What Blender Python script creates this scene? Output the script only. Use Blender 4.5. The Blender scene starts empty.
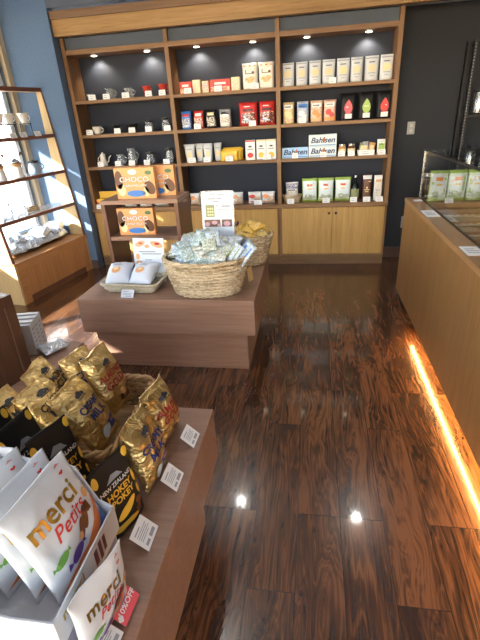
import bpy, bmesh, math, random
from mathutils import Vector, Matrix, noise

S = bpy.context.scene
COL = S.collection
PI = math.pi

# ------------------------------------------------------------------ camera
def cam_setup():
    pitch, roll, yaw, f, h = 0.44798971, -0.06128186, -0.17842503, 428.64251, 1.55
    cy, sy, cp, sp = math.cos(yaw), math.sin(yaw), math.cos(pitch), math.sin(pitch)
    fw = Vector((sy * cp, cy * cp, -sp)); rt = Vector((cy, -sy, 0)); up = rt.cross(fw)
    c, s = math.cos(roll), math.sin(roll)
    r = c * rt + s * up; u = -s * rt + c * up
    cd = bpy.data.cameras.new('camera'); co = bpy.data.objects.new('camera', cd); COL.objects.link(co)
    m = Matrix((r, u, -fw)).transposed().to_4x4(); m.translation = Vector((0, 0, h))
    co.matrix_world = m
    cd.sensor_fit = 'HORIZONTAL'; cd.sensor_width = 36.0; cd.lens = f * 36.0 / 480.0
    cd.clip_start = 0.02; cd.clip_end = 200
    S.camera = co
cam_setup()

# ------------------------------------------------------------------ light, sky, exposure
S.view_settings.view_transform = 'Standard'
S.view_settings.look = 'None'
S.view_settings.gamma = 1.0
S.view_settings.use_curve_mapping = False
S.view_settings.exposure = 0.0

world = bpy.data.worlds.new('sky'); S.world = world; world.use_nodes = True
wn = world.node_tree.nodes; wl = world.node_tree.links
for n in list(wn): wn.remove(n)
wo = wn.new('ShaderNodeOutputWorld'); wb = wn.new('ShaderNodeBackground'); ws = wn.new('ShaderNodeTexSky')
ws.sky_type = 'NISHITA'; ws.sun_disc = False; ws.sun_elevation = math.radians(32); ws.sun_rotation = math.radians(200)
wb.inputs['Strength'].default_value = 1.0
wl.new(ws.outputs[0], wb.inputs[0]); wl.new(wb.outputs[0], wo.inputs[0])

sd = bpy.data.lights.new('sun', 'SUN'); sd.energy = 56; sd.angle = math.radians(0.6); sd.color = (1.0, 0.96, 0.90)
so = bpy.data.objects.new('sun', sd); COL.objects.link(so)
so.rotation_euler = Vector((1.0, 0.8, -0.56)).to_track_quat('-Z', 'Y').to_euler()
so.location = (-6, -2, 5)

LAMP_W, PUCK_W, LED_E = 28.0, 8.0, 210.0

# ------------------------------------------------------------------ materials
MATS = {}
def nmat(name):
    m = bpy.data.materials.new(name); m.use_nodes = True
    return m, m.node_tree.nodes, m.node_tree.links, m.node_tree.nodes['Principled BSDF']
def plain(name, col, rough=0.5, metal=0.0, spec=0.5, bump=0.0, bscale=60, coat=0.0, emit=0.0, sheen=0.0):
    if name in MATS: return MATS[name]
    m, N, L, P = nmat(name)
    P.inputs['Base Color'].default_value = (*col, 1)
    P.inputs['Roughness'].default_value = rough
    P.inputs['Metallic'].default_value = metal
    P.inputs['Specular IOR Level'].default_value = spec
    P.inputs['Coat Weight'].default_value = coat
    if emit:
        P.inputs['Emission Color'].default_value = (*col, 1); P.inputs['Emission Strength'].default_value = emit
    if bump:
        tc = N.new('ShaderNodeTexCoord'); nz = N.new('ShaderNodeTexNoise'); b = N.new('ShaderNodeBump')
        nz.inputs['Scale'].default_value = bscale; nz.inputs['Detail'].default_value = 4
        b.inputs['Strength'].default_value = bump; b.inputs['Distance'].default_value = 0.01
        L.new(tc.outputs['Object'], nz.inputs['Vector']); L.new(nz.outputs['Fac'], b.inputs['Height']); L.new(b.outputs[0], P.inputs['Normal'])
    MATS[name] = m
    return m
def wood(name, c0, c1, axis='X', scale=1.0, rough=0.4, coat=0.0, contrast=1.0, figure=0.25):
    if name in MATS: return MATS[name]
    m, N, L, P = nmat(name)
    tc = N.new('ShaderNodeTexCoord'); mp = N.new('ShaderNodeMapping')
    s = {'X': (1.5, 28, 28), 'Y': (28, 1.5, 28), 'Z': (28, 28, 1.5)}[axis]
    mp.inputs['Scale'].default_value = tuple(k * scale for k in s)
    nz = N.new('ShaderNodeTexNoise'); nz.inputs['Scale'].default_value = 2.0; nz.inputs['Detail'].default_value = 6; nz.inputs['Roughness'].default_value = 0.62; nz.inputs['Distortion'].default_value = figure
    mp2 = N.new('ShaderNodeMapping'); mp2.inputs['Scale'].default_value = tuple(0.18 * k * scale for k in s)
    n2 = N.new('ShaderNodeTexNoise'); n2.inputs['Scale'].default_value = 2.0; n2.inputs['Detail'].default_value = 3; n2.inputs['Distortion'].default_value = 0.6
    mx = N.new('ShaderNodeMix'); mx.data_type = 'FLOAT'; mx.inputs['Factor'].default_value = 0.4
    rp = N.new('ShaderNodeValToRGB')
    rp.color_ramp.elements[0].position = 0.5 - 0.16 / contrast; rp.color_ramp.elements[1].position = 0.5 + 0.16 / contrast
    rp.color_ramp.elements[0].color = (*c0, 1); rp.color_ramp.elements[1].color = (*c1, 1)
    L.new(tc.outputs['Object'], mp.inputs['Vector']); L.new(tc.outputs['Object'], mp2.inputs['Vector'])
    L.new(mp.outputs[0], nz.inputs['Vector']); L.new(mp2.outputs[0], n2.inputs['Vector'])
    L.new(nz.outputs['Fac'], mx.inputs['A']); L.new(n2.outputs['Fac'], mx.inputs['B'])
    L.new(mx.outputs['Result'], rp.inputs['Fac']); L.new(rp.outputs['Color'], P.inputs['Base Color'])
    P.inputs['Specular IOR Level'].default_value = .32; P.inputs['Roughness'].default_value = rough; P.inputs['Coat Weight'].default_value = coat; P.inputs['Coat Roughness'].default_value = 0.15
    b = N.new('ShaderNodeBump'); b.inputs['Strength'].default_value = 0.08; b.inputs['Distance'].default_value = 0.003
    L.new(nz.outputs['Fac'], b.inputs['Height']); L.new(b.outputs[0], P.inputs['Normal'])
    MATS[name] = m
    return m
def thin_glass(name, tint=(1, 1, 1), refl=1.0, body=0.0, bodycol=(.8, .85, .9)):
    if name in MATS: return MATS[name]
    m, N, L, P = nmat(name)
    N.remove(P); out = N['Material Output']
    tr = N.new('ShaderNodeBsdfTransparent'); tr.inputs[0].default_value = (*tint, 1)
    gl = N.new('ShaderNodeBsdfGlossy'); gl.inputs['Roughness'].default_value = 0.03
    lw = N.new('ShaderNodeLayerWeight'); lw.inputs['Blend'].default_value = 0.35
    mt = N.new('ShaderNodeMath'); mt.operation = 'MULTIPLY'; mt.inputs[1].default_value = refl
    mx = N.new('ShaderNodeMixShader')
    L.new(lw.outputs['Fresnel'], mt.inputs[0]); L.new(mt.outputs[0], mx.inputs[0])
    L.new(tr.outputs[0], mx.inputs[1]); L.new(gl.outputs[0], mx.inputs[2])
    last = mx
    if body:
        df = N.new('ShaderNodeBsdfDiffuse'); df.inputs[0].default_value = (*bodycol, 1)
        m2 = N.new('ShaderNodeMixShader'); m2.inputs[0].default_value = body
        L.new(mx.outputs[0], m2.inputs[1]); L.new(df.outputs[0], m2.inputs[2]); last = m2
    L.new(last.outputs[0], out.inputs[0])
    MATS[name] = m
    return m
def foil(name, col, rough=0.3, metal=0.85, strength=0.5):
    if name in MATS: return MATS[name]
    m, N, L, P = nmat(name)
    P.inputs['Base Color'].default_value = (*col, 1); P.inputs['Metallic'].default_value = metal; P.inputs['Roughness'].default_value = rough
    tc = N.new('ShaderNodeTexCoord'); nz = N.new('ShaderNodeTexNoise'); nz.inputs['Scale'].default_value = 22; nz.inputs['Detail'].default_value = 3; nz.inputs['Distortion'].default_value = 1.4
    b = N.new('ShaderNodeBump'); b.inputs['Strength'].default_value = strength; b.inputs['Distance'].default_value = 0.02
    L.new(tc.outputs['Object'], nz.inputs['Vector']); L.new(nz.outputs['Fac'], b.inputs['Height']); L.new(b.outputs[0], P.inputs['Normal'])
    MATS[name] = m
    return m
def mottle(name, cols, scale=70, rough=.4, stretch=(1, 1, 1.6)):
    """busy printed artwork: irregular patches of a few ink colours"""
    if name in MATS: return MATS[name]
    m, N, L, P = nmat(name)
    tc = N.new('ShaderNodeTexCoord'); mp = N.new('ShaderNodeMapping'); mp.inputs['Scale'].default_value = stretch
    nz = N.new('ShaderNodeTexNoise'); nz.inputs['Scale'].default_value = scale; nz.inputs['Detail'].default_value = 3; nz.inputs['Distortion'].default_value = 1.0
    rp = N.new('ShaderNodeValToRGB'); cr = rp.color_ramp; cr.interpolation = 'CONSTANT'
    n = len(cols); lo, hi = .33, .64
    cr.elements[0].position = 0; cr.elements[0].color = (*cols[0], 1)
    cr.elements[1].position = lo + (hi - lo) / (n - 1) * (n - 2) if n > 2 else .5; cr.elements[1].color = (*cols[-1], 1)
    for i in range(1, n - 1):
        e = cr.elements.new(lo + (hi - lo) / (n - 1) * (i - .0) - (hi - lo) / (n - 1) * .5); e.color = (*cols[i], 1)
    L.new(tc.outputs['Object'], mp.inputs[0]); L.new(mp.outputs[0], nz.inputs['Vector']); L.new(nz.outputs['Fac'], rp.inputs['Fac']); L.new(rp.outputs['Color'], P.inputs['Base Color'])
    P.inputs['Roughness'].default_value = rough
    MATS[name] = m
    return m
def floor_mat():
    m, N, L, P = nmat('acacia_floor')
    tc = N.new('ShaderNodeTexCoord'); sp = N.new('ShaderNodeSeparateXYZ'); cb = N.new('ShaderNodeCombineXYZ')
    L.new(tc.outputs['Object'], sp.inputs[0])
    ax = N.new('ShaderNodeMath'); ax.operation = 'ADD'; ax.inputs[1].default_value = 7.0 + 0.036
    ay = N.new('ShaderNodeMath'); ay.operation = 'ADD'; ay.inputs[1].default_value = 3.3
    L.new(sp.outputs['X'], ax.inputs[0]); L.new(sp.outputs['Y'], ay.inputs[0])
    L.new(ay.outputs[0], cb.inputs['X']); L.new(ax.outputs[0], cb.inputs['Y'])
    br = N.new('ShaderNodeTexBrick'); br.inputs['Scale'].default_value = 1.0
    br.inputs['Brick Width'].default_value = 0.92; br.inputs['Row Height'].default_value = 0.175
    br.inputs['Mortar Size'].default_value = 0.0016; br.inputs['Mortar Smooth'].default_value = 0.2; br.offset = 0.37; br.offset_frequency = 3
    br.inputs['Color1'].default_value = (0, 0, 0, 1); br.inputs['Color2'].default_value = (1, 1, 1, 1); br.inputs['Mortar'].default_value = (.5, .5, .5, 1)
    L.new(cb.outputs[0], br.inputs['Vector'])
    rnd = N.new('ShaderNodeMath'); rnd.operation = 'MULTIPLY'; rnd.inputs[1].default_value = 37.0
    L.new(br.outputs['Color'], rnd.inputs[0])
    sx = N.new('ShaderNodeMath'); sx.operation = 'MULTIPLY'; sx.inputs[1].default_value = 9.0
    sy = N.new('ShaderNodeMath'); sy.operation = 'MULTIPLY'; sy.inputs[1].default_value = 1.5
    L.new(sp.outputs['X'], sx.inputs[0]); L.new(sp.outputs['Y'], sy.inputs[0])
    v = N.new('ShaderNodeCombineXYZ'); L.new(sx.outputs[0], v.inputs['X']); L.new(sy.outputs[0], v.inputs['Y']); L.new(rnd.outputs[0], v.inputs['Z'])
    n1 = N.new('ShaderNodeTexNoise'); n1.inputs['Scale'].default_value = 0.9; n1.inputs['Detail'].default_value = 2; n1.inputs['Distortion'].default_value = 0.6
    L.new(v.outputs[0], n1.inputs['Vector'])
    # rings from a low-frequency field give the swirling figure
    k = N.new('ShaderNodeMath'); k.operation = 'MULTIPLY'; k.inputs[1].default_value = 95.0
    L.new(n1.outputs['Fac'], k.inputs[0])
    sn = N.new('ShaderNodeMath'); sn.operation = 'SINE'; L.new(k.outputs[0], sn.inputs[0])
    n2 = N.new('ShaderNodeTexNoise'); n2.inputs['Scale'].default_value = 2.2; n2.inputs['Detail'].default_value = 7; n2.inputs['Roughness'].default_value = 0.62; n2.inputs['Distortion'].default_value = 0.35
    sx2 = N.new('ShaderNodeMath'); sx2.operation = 'MULTIPLY'; sx2.inputs[1].default_value = 46.0; L.new(sp.outputs['X'], sx2.inputs[0])
    wx = N.new('ShaderNodeMath'); wx.operation = 'MULTIPLY_ADD'; wx.inputs[1].default_value = 9.0; L.new(n1.outputs['Fac'], wx.inputs[0]); L.new(sx2.outputs[0], wx.inputs[2])
    v2 = N.new('ShaderNodeCombineXYZ'); L.new(wx.outputs[0], v2.inputs['X']); L.new(sy.outputs[0], v2.inputs['Y']); L.new(rnd.outputs[0], v2.inputs['Z'])
    L.new(v2.outputs[0], n2.inputs['Vector'])
    n3 = N.new('ShaderNodeTexNoise'); n3.inputs['Scale'].default_value = 0.8; n3.inputs['Detail'].default_value = 3; n3.inputs['Distortion'].default_value = 1.0
    L.new(v.outputs[0], n3.inputs['Vector'])
    a1 = N.new('ShaderNodeMath'); a1.operation = 'MULTIPLY_ADD'; a1.inputs[1].default_value = 0.038; L.new(sn.outputs[0], a1.inputs[0]); L.new(n2.outputs['Fac'], a1.inputs[2])
    a2 = N.new('ShaderNodeMath'); a2.operation = 'MULTIPLY_ADD'; a2.inputs[1].default_value = 0.6; L.new(n3.outputs['Fac'], a2.inputs[0]); L.new(a1.outputs[0], a2.inputs[2])
    a3 = N.new('ShaderNodeMath'); a3.operation = 'MULTIPLY_ADD'; a3.inputs[1].default_value = 0.12; L.new(br.outputs['Color'], a3.inputs[0]); L.new(a2.outputs[0], a3.inputs[2])
    rp = N.new('ShaderNodeValToRGB'); cr = rp.color_ramp
    cr.elements[0].position = 0.52; cr.elements[0].color = (.011, .006, .005, 1)
    cr.elements[1].position = 1.0; cr.elements[1].color = (.165, .072, .032, 1)
    e = cr.elements.new(0.74); e.color = (.038, .017, .011, 1)
    e = cr.elements.new(0.88); e.color = (.085, .037, .018, 1)
    L.new(a3.outputs[0], rp.inputs['Fac'])
    mm = N.new('ShaderNodeMix'); mm.data_type = 'RGBA'; mm.inputs['B'].default_value = (.012, .006, .004, 1)
    L.new(br.outputs['Fac'], mm.inputs['Factor']); L.new(rp.outputs['Color'], mm.inputs['A'])
    L.new(mm.outputs['Result'], P.inputs['Base Color'])
    P.inputs['Roughness'].default_value = 0.24
    P.inputs['Specular IOR Level'].default_value = 0.5
    P.inputs['Coat Weight'].default_value = 0.5; P.inputs['Coat Roughness'].default_value = 0.07
    # hand-scraped plank waviness
    wv = N.new('ShaderNodeTexNoise'); wv.inputs['Scale'].default_value = 1.3; wv.inputs['Detail'].default_value = 3
    L.new(v.outputs[0], wv.inputs['Vector'])
    h1 = N.new('ShaderNodeMath'); h1.operation = 'MULTIPLY_ADD'; h1.inputs[1].default_value = -0.5; L.new(br.outputs['Fac'], h1.inputs[0]); L.new(wv.outputs['Fac'], h1.inputs[2])
    b = N.new('ShaderNodeBump'); b.inputs['Strength'].default_value = 0.10; b.inputs['Distance'].default_value = 0.006
    L.new(h1.outputs[0], b.inputs['Height']); L.new(b.outputs[0], P.inputs['Normal'])
    return m
def wall_mat(name, col, weave=True):
    m, N, L, P = nmat(name)
    tc = N.new('ShaderNodeTexCoord'); nz = N.new('ShaderNodeTexNoise'); nz.inputs['Scale'].default_value = 110; nz.inputs['Detail'].default_value = 5
    rp = N.new('ShaderNodeValToRGB'); rp.color_ramp.elements[0].position = .3; rp.color_ramp.elements[1].position = .7
    rp.color_ramp.elements[0].color = tuple(c * .8 for c in col) + (1,); rp.color_ramp.elements[1].color = tuple(c * 1.2 for c in col) + (1,)
    L.new(tc.outputs['Object'], nz.inputs['Vector']); L.new(nz.outputs['Fac'], rp.inputs['Fac']); L.new(rp.outputs['Color'], P.inputs['Base Color'])
    b = N.new('ShaderNodeBump'); b.inputs['Strength'].default_value = .25; b.inputs['Distance'].default_value = .004
    L.new(nz.outputs['Fac'], b.inputs['Height']); L.new(b.outputs[0], P.inputs['Normal'])
    P.inputs['Roughness'].default_value = 0.75
    return m

M_floor = floor_mat()
M_wall = wall_mat('slate_wall_daylit', (.095, .160, .270))  # header wall's slate, with the window daylight's brighter blue put into the colour
M_wallh = wall_mat('slate_header_wall', (.085, .105, .140))
M_wallr = wall_mat('charcoal_wall', (.020, .023, .031))
M_navy = wall_mat('navy_back_panel', (.020, .026, .046))
M_ceil = plain('ceiling_paint', (.72, .75, .80), .8)
M_shelf_x = wood('walnut_shelf_x', (.16, .080, .035), (.30, .165, .080), 'X', 1, .42)
M_shelf_z = wood('walnut_shelf_z', (.16, .080, .035), (.30, .165, .080), 'Z', 1, .42)
M_door = wood('oak_door', (.37, .205, .058), (.54, .325, .110), 'Z', 1.2, .38)
M_crown = wood('oak_crown', (.22, .12, .045), (.42, .25, .10), 'X', .8, .45, figure=1.2)
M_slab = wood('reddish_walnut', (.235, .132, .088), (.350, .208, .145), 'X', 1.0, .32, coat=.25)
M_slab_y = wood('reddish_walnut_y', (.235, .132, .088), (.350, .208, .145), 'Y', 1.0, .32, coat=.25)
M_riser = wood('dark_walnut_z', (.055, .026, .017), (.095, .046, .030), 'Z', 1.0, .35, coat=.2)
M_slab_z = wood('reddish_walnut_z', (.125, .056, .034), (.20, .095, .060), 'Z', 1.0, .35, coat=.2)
M_ctr = wood('teak_counter', (.19, .092, .032), (.32, .170, .065), 'Z', 1.3, .36)
M_ctry = wood('teak_counter_y', (.28, .150, .066), (.42, .24, .115), 'Y', 1.1, .3, coat=.2)
M_et = wood('orange_oak', (.36, .165, .062), (.54, .28, .115), 'Y', 1.0, .4)
M_etz = wood('orange_oak_z', (.36, .165, .062), (.54, .28, .115), 'Z', 1.0, .4)
M_pale = wood('pale_oak', (.48, .33, .15), (.62, .45, .23), 'Z', 1.0, .5)
M_redw = wood('red_brown_rail', (.14, .055, .035), (.22, .09, .058), 'Y', 1.0, .4)
M_wick = wood('wicker', (.34, .24, .13), (.78, .64, .44), 'X', 2.2, .6, contrast=1.8)
M_wick2 = wood('brown_wicker', (.26, .15, .065), (.48, .31, .15), 'X', 3.0, .6)
M_white = plain('white_card', (.82, .82, .82), .6)
M_paper = plain('white_satin_paper', (.62, .65, .69), .38, bump=.12, bscale=30)
M_ink = plain('dark_ink', (.03, .03, .04), .6)
M_grey = plain('grey_ink', (.32, .33, .36), .6)
M_navyink = plain('navy_ink', (.015, .03, .14), .5)
M_red = plain('red_print', (.62, .035, .03), .4)
M_pink = plain('pink_card', (.75, .10, .13), .45)
M_orange = plain('orange_print', (.80, .27, .06), .4)
M_peach = plain('peach_print', (.80, .42, .20), .45)
M_yel = plain('yellow_print', (.85, .52, .05), .4)
M_gold = foil('gold_foil', (.66, .47, .19), .30, .86, .9)
M_goldp = foil('gold_print', (.62, .42, .10), .28, .9, .2)
M_black = plain('black_plastic', (.012, .012, .014), .35)
M_blackbag = plain('black_film', (.012, .012, .013), .5, spec=.25, bump=.1, bscale=30)
M_green = plain('green_film', (.36, .52, .10), .35)
M_dkgreen = plain('dark_green_print', (.05, .16, .06), .4)
M_sky = plain('pale_blue_film', (.62, .74, .80), .35)
M_blue = plain('blue_print', (.04, .20, .60), .4)
M_ltblue = plain('light_blue_print', (.35, .58, .88), .4)
M_choc = plain('chocolate_brown', (.11, .035, .015), .35)
M_almond = plain('almond_print', (.62, .33, .13), .45)
M_cream = plain('cream_print', (.85, .70, .40), .5)
M_purple = plain('purple_print', (.10, .035, .24), .35)
M_redcer = plain('red_ceramic', (.50, .05, .035), .2)
M_cer = plain('white_ceramic', (.80, .76, .70), .2)
M_steel = plain('brushed_steel', (.55, .56, .58), .25, .9)
M_glass = thin_glass('clear_glass', (.93, .95, .97), 1.2, .22, (.7, .75, .8))
M_pane = thin_glass('window_glass', (.97, .98, .98), .35)
M_acry = thin_glass('acrylic', (.92, .94, .95), 1.0, .06)
M_cello = foil('silver_cellophane', (.70, .76, .84), .22, .65, 1.0)
M_bottle = plain('bottle_glass', (.006, .010, .006), .08)
M_choco = plain('orange_carton', (.78, .36, .13), .4)
M_teal = plain('blue_green_wrapper', (.42, .56, .58), .38)
M_olive = plain('olive_print', (.28, .30, .14), .5)
M_maroon = plain('maroon_film', (.10, .010, .015), .3)

# ------------------------------------------------------------------ mesh helpers
class B:
    def __init__(s): s.bm = bmesh.new()
    def box(s, x0, x1, y0, y1, z0, z1, mi=0):
        bm = s.bm
        v = [bm.verts.new(p) for p in ((x0, y0, z0), (x1, y0, z0), (x1, y1, z0), (x0, y1, z0), (x0, y0, z1), (x1, y0, z1), (x1, y1, z1), (x0, y1, z1))]
        for q in ((0, 3, 2, 1), (4, 5, 6, 7), (0, 1, 5, 4), (1, 2, 6, 5), (2, 3, 7, 6), (3, 0, 4, 7)):
            f = bm.faces.new([v[i] for i in q]); f.material_index = mi
        return s
    def prism(s, poly, a, b, ax='x', mi=0):   # poly in the other two axes
        def P(p, t):
            return {'x': (t, p[0], p[1]), 'y': (p[0], t, p[1]), 'z': (p[0], p[1], t)}[ax]
        va = [s.bm.verts.new(P(p, a)) for p in poly]; vb = [s.bm.verts.new(P(p, b)) for p in poly]
        n = len(poly)
        fs = [s.bm.faces.new(va[::-1]), s.bm.faces.new(vb)]
        for i in range(n):
            fs.append(s.bm.faces.new((va[i], va[(i + 1) % n], vb[(i + 1) % n], vb[i])))
        for f in fs: f.material_index = mi
        return s
    def lathe(s, prof, cx=0, cy=0, cz=0, seg=20, mi=0, sx=1, sy=1, tilt=None):
        rings = []
        for r, z in prof:
            rr = max(r, 1e-4)
            ring = []
            for i in range(seg):
                a = 2 * PI * i / seg
                p = Vector((rr * math.cos(a) * sx, rr * math.sin(a) * sy, z))
                if tilt: p = tilt @ p
                ring.append(s.bm.verts.new((p.x + cx, p.y + cy, p.z + cz)))
            rings.append(ring)
        for k in range(len(rings) - 1):
            for i in range(seg):
                f = s.bm.faces.new((rings[k][i], rings[k][(i + 1) % seg], rings[k + 1][(i + 1) % seg], rings[k + 1][i])); f.material_index = mi
        f = s.bm.faces.new(rings[0][::-1]); f.material_index = mi
        f = s.bm.faces.new(rings[-1]); f.material_index = mi
        return s
    def tube(s, pts, r, seg=8, mi=0, closed=False, ry=None):
        pts = [Vector(p) for p in pts]; n = len(pts); rings = []
        ref = Vector((0, 0, 1))
        for i in range(n):
            a = pts[(i - 1) % n] if (closed or i > 0) else pts[i]; b = pts[(i + 1) % n] if (closed or i < n - 1) else pts[i]
            t = (b - a)
            t = t.normalized() if t.length > 1e-9 else Vector((1, 0, 0))
            u = t.cross(ref)
            if u.length < 1e-3: u = t.cross(Vector((1, 0, 0)))
            u.normalize(); w = u.cross(t)
            rings.append([s.bm.verts.new(pts[i] + r * math.cos(2 * PI * j / seg) * u + (ry or r) * math.sin(2 * PI * j / seg) * w) for j in range(seg)])
        m = n if closed else n - 1
        for k in range(m):
            A, C = rings[k], rings[(k + 1) % n]
            for j in range(seg):
                f = s.bm.faces.new((A[j], A[(j + 1) % seg], C[(j + 1) % seg], C[j])); f.material_index = mi
        if not closed:
            s.bm.faces.new(rings[0][::-1]).material_index = mi; s.bm.faces.new(rings[-1]).material_index = mi
        return s

def obj(name, b, mats, parent=None, smooth=False, bevel=0.0, label=None, kind=None):
    bm = b.bm if isinstance(b, B) else b
    bmesh.ops.recalc_face_normals(bm, faces=bm.faces)
    me = bpy.data.meshes.new(name); bm.to_mesh(me); bm.free()
    if not isinstance(mats, (list, tuple)): mats = [mats]
    for m in mats: me.materials.append(m)
    if smooth:
        for p in me.polygons: p.use_smooth = True
    o = bpy.data.objects.new(name, me); COL.objects.link(o)
    if parent is not None: o.parent = parent
    if bevel:
        md = o.modifiers.new('bevel', 'BEVEL'); md.width = bevel; md.segments = 2; md.limit_method = 'ANGLE'
    if label: o['label'] = label
    if kind: o['kind'] = kind
    return o
def thing(name, label, cat, loc=(0, 0, 0), rz=0.0, group=None, rot=None):
    o = bpy.data.objects.new(name, None); COL.objects.link(o)
    o.empty_display_size = .05
    o.location = loc
    o.rotation_euler = rot if rot is not None else (0, 0, rz)
    o['label'] = label; o['category'] = cat
    if group: o['group'] = group
    return o
def tag(o, label, cat, group=None, loc=None, rz=None):
    o['label'] = label; o['category'] = cat
    if group: o['group'] = group
    if loc is not None: o.location = loc
    if rz is not None: o.rotation_euler = (0, 0, rz)
    return o
def struct(name, b, mats, **k):
    o = obj(name, b, mats, **k); o['kind'] = 'structure'
    return o
def dup(root, loc, label, rz=None, rot=None, group=None, scale=None):
    r = root.copy(); COL.objects.link(r); r.location = loc; r['label'] = label
    if rz is not None: r.rotation_euler = (0, 0, rz)
    if rot is not None: r.rotation_euler = rot
    if scale is not None: r.scale = scale
    if group: r['group'] = group
    for ch in list(root.children):
        c = ch.copy(); COL.objects.link(c); c.parent = r
        for g in list(ch.children):
            d = g.copy(); COL.objects.link(d); d.parent = c
    return r

# ------------------------------------------------------------------ flat print shapes (2D, metres) mapped on a surface
def cut_grid(bm, step):
    xs = [v.co.x for v in bm.verts]; ys = [v.co.y for v in bm.verts]
    if not xs: return
    for lo, hi, ax in ((min(xs), max(xs), 0), (min(ys), max(ys), 1)):
        k = math.ceil(lo / step) * step
        while k < hi:
            co = Vector((k, 0, 0)) if ax == 0 else Vector((0, k, 0)); no = Vector((1, 0, 0)) if ax == 0 else Vector((0, 1, 0))
            bmesh.ops.bisect_plane(bm, geom=bm.verts[:] + bm.edges[:] + bm.faces[:], plane_co=co, plane_no=no)
            k += step
def poly2(polys):
    bm = bmesh.new()
    for p in polys:
        bm.faces.new([bm.verts.new((x, y, 0)) for x, y in p])
    return bm
def rect(x0, y0, x1, y1): return [(x0, y0), (x1, y0), (x1, y1), (x0, y1)]
def ell(cx, cy, rx, ry, n=20, rot=0.0):
    c, s = math.cos(rot), math.sin(rot)
    return [(cx + rx * math.cos(a) * c - ry * math.sin(a) * s, cy + rx * math.cos(a) * s + ry * math.sin(a) * c) for a in [2 * PI * i / n for i in range(n)]]
def leaf(cx, cy, w, h):
    pts = [(0, 1), (.35, .7), (.75, .2), (.85, -.3), (.6, -.8), (.1, -1), (-.45, -.9), (-.8, -.45), (-.85, 0), (-.5, .5)]
    return [(cx + w / 2 * a, cy + h / 2 * b) for a, b in pts]
def text2(body, size, x, y, align='CENTER', rot=0.0, bold=0.0, shear=0.0, sx=1.0, space=1.0):
    cu = bpy.data.curves.new('lettering', 'FONT'); cu.body = body; cu.size = size; cu.align_x = align; cu.align_y = 'CENTER'
    cu.offset = bold * size; cu.shear = shear; cu.resolution_u = 3; cu.space_character = space
    o = bpy.data.objects.new('lettering', cu); me = bpy.data.meshes.new_from_object(o)
    bm = bmesh.new(); bm.from_mesh(me)
    bpy.data.objects.remove(o); bpy.data.curves.remove(cu); bpy.data.meshes.remove(me)
    c, s = math.cos(rot), math.sin(rot)
    for v in bm.verts:
        a, b = v.co.x * sx, v.co.y
        v.co = Vector((x + a * c - b * s, y + a * s + b * c, 0))
    return bm
def merge(bms):
    out = bms[0]
    for b in bms[1:]:
        me = bpy.data.meshes.new('t'); b.to_mesh(me); out.from_mesh(me); b.free(); bpy.data.meshes.remove(me)
    return out
def decal(name, bm, surf, mat, parent, step=None, label=None, eps=0.0008):
    if isinstance(bm, list):
        bm = poly2(bm)
    if step: 
        bmesh.ops.triangulate(bm, faces=bm.faces[:]); cut_grid(bm, step)
    pr = [(v, surf(v.co.x, v.co.y)) for v in bm.verts]
    for v, (p, n) in pr: v.co = p + n * eps
    me = bpy.data.meshes.new(name); bm.to_mesh(me); bm.free(); me.materials.append(mat)
    o = bpy.data.objects.new(name, me); COL.objects.link(o); o.parent = parent
    if label: o['label'] = label
    return o

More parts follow.
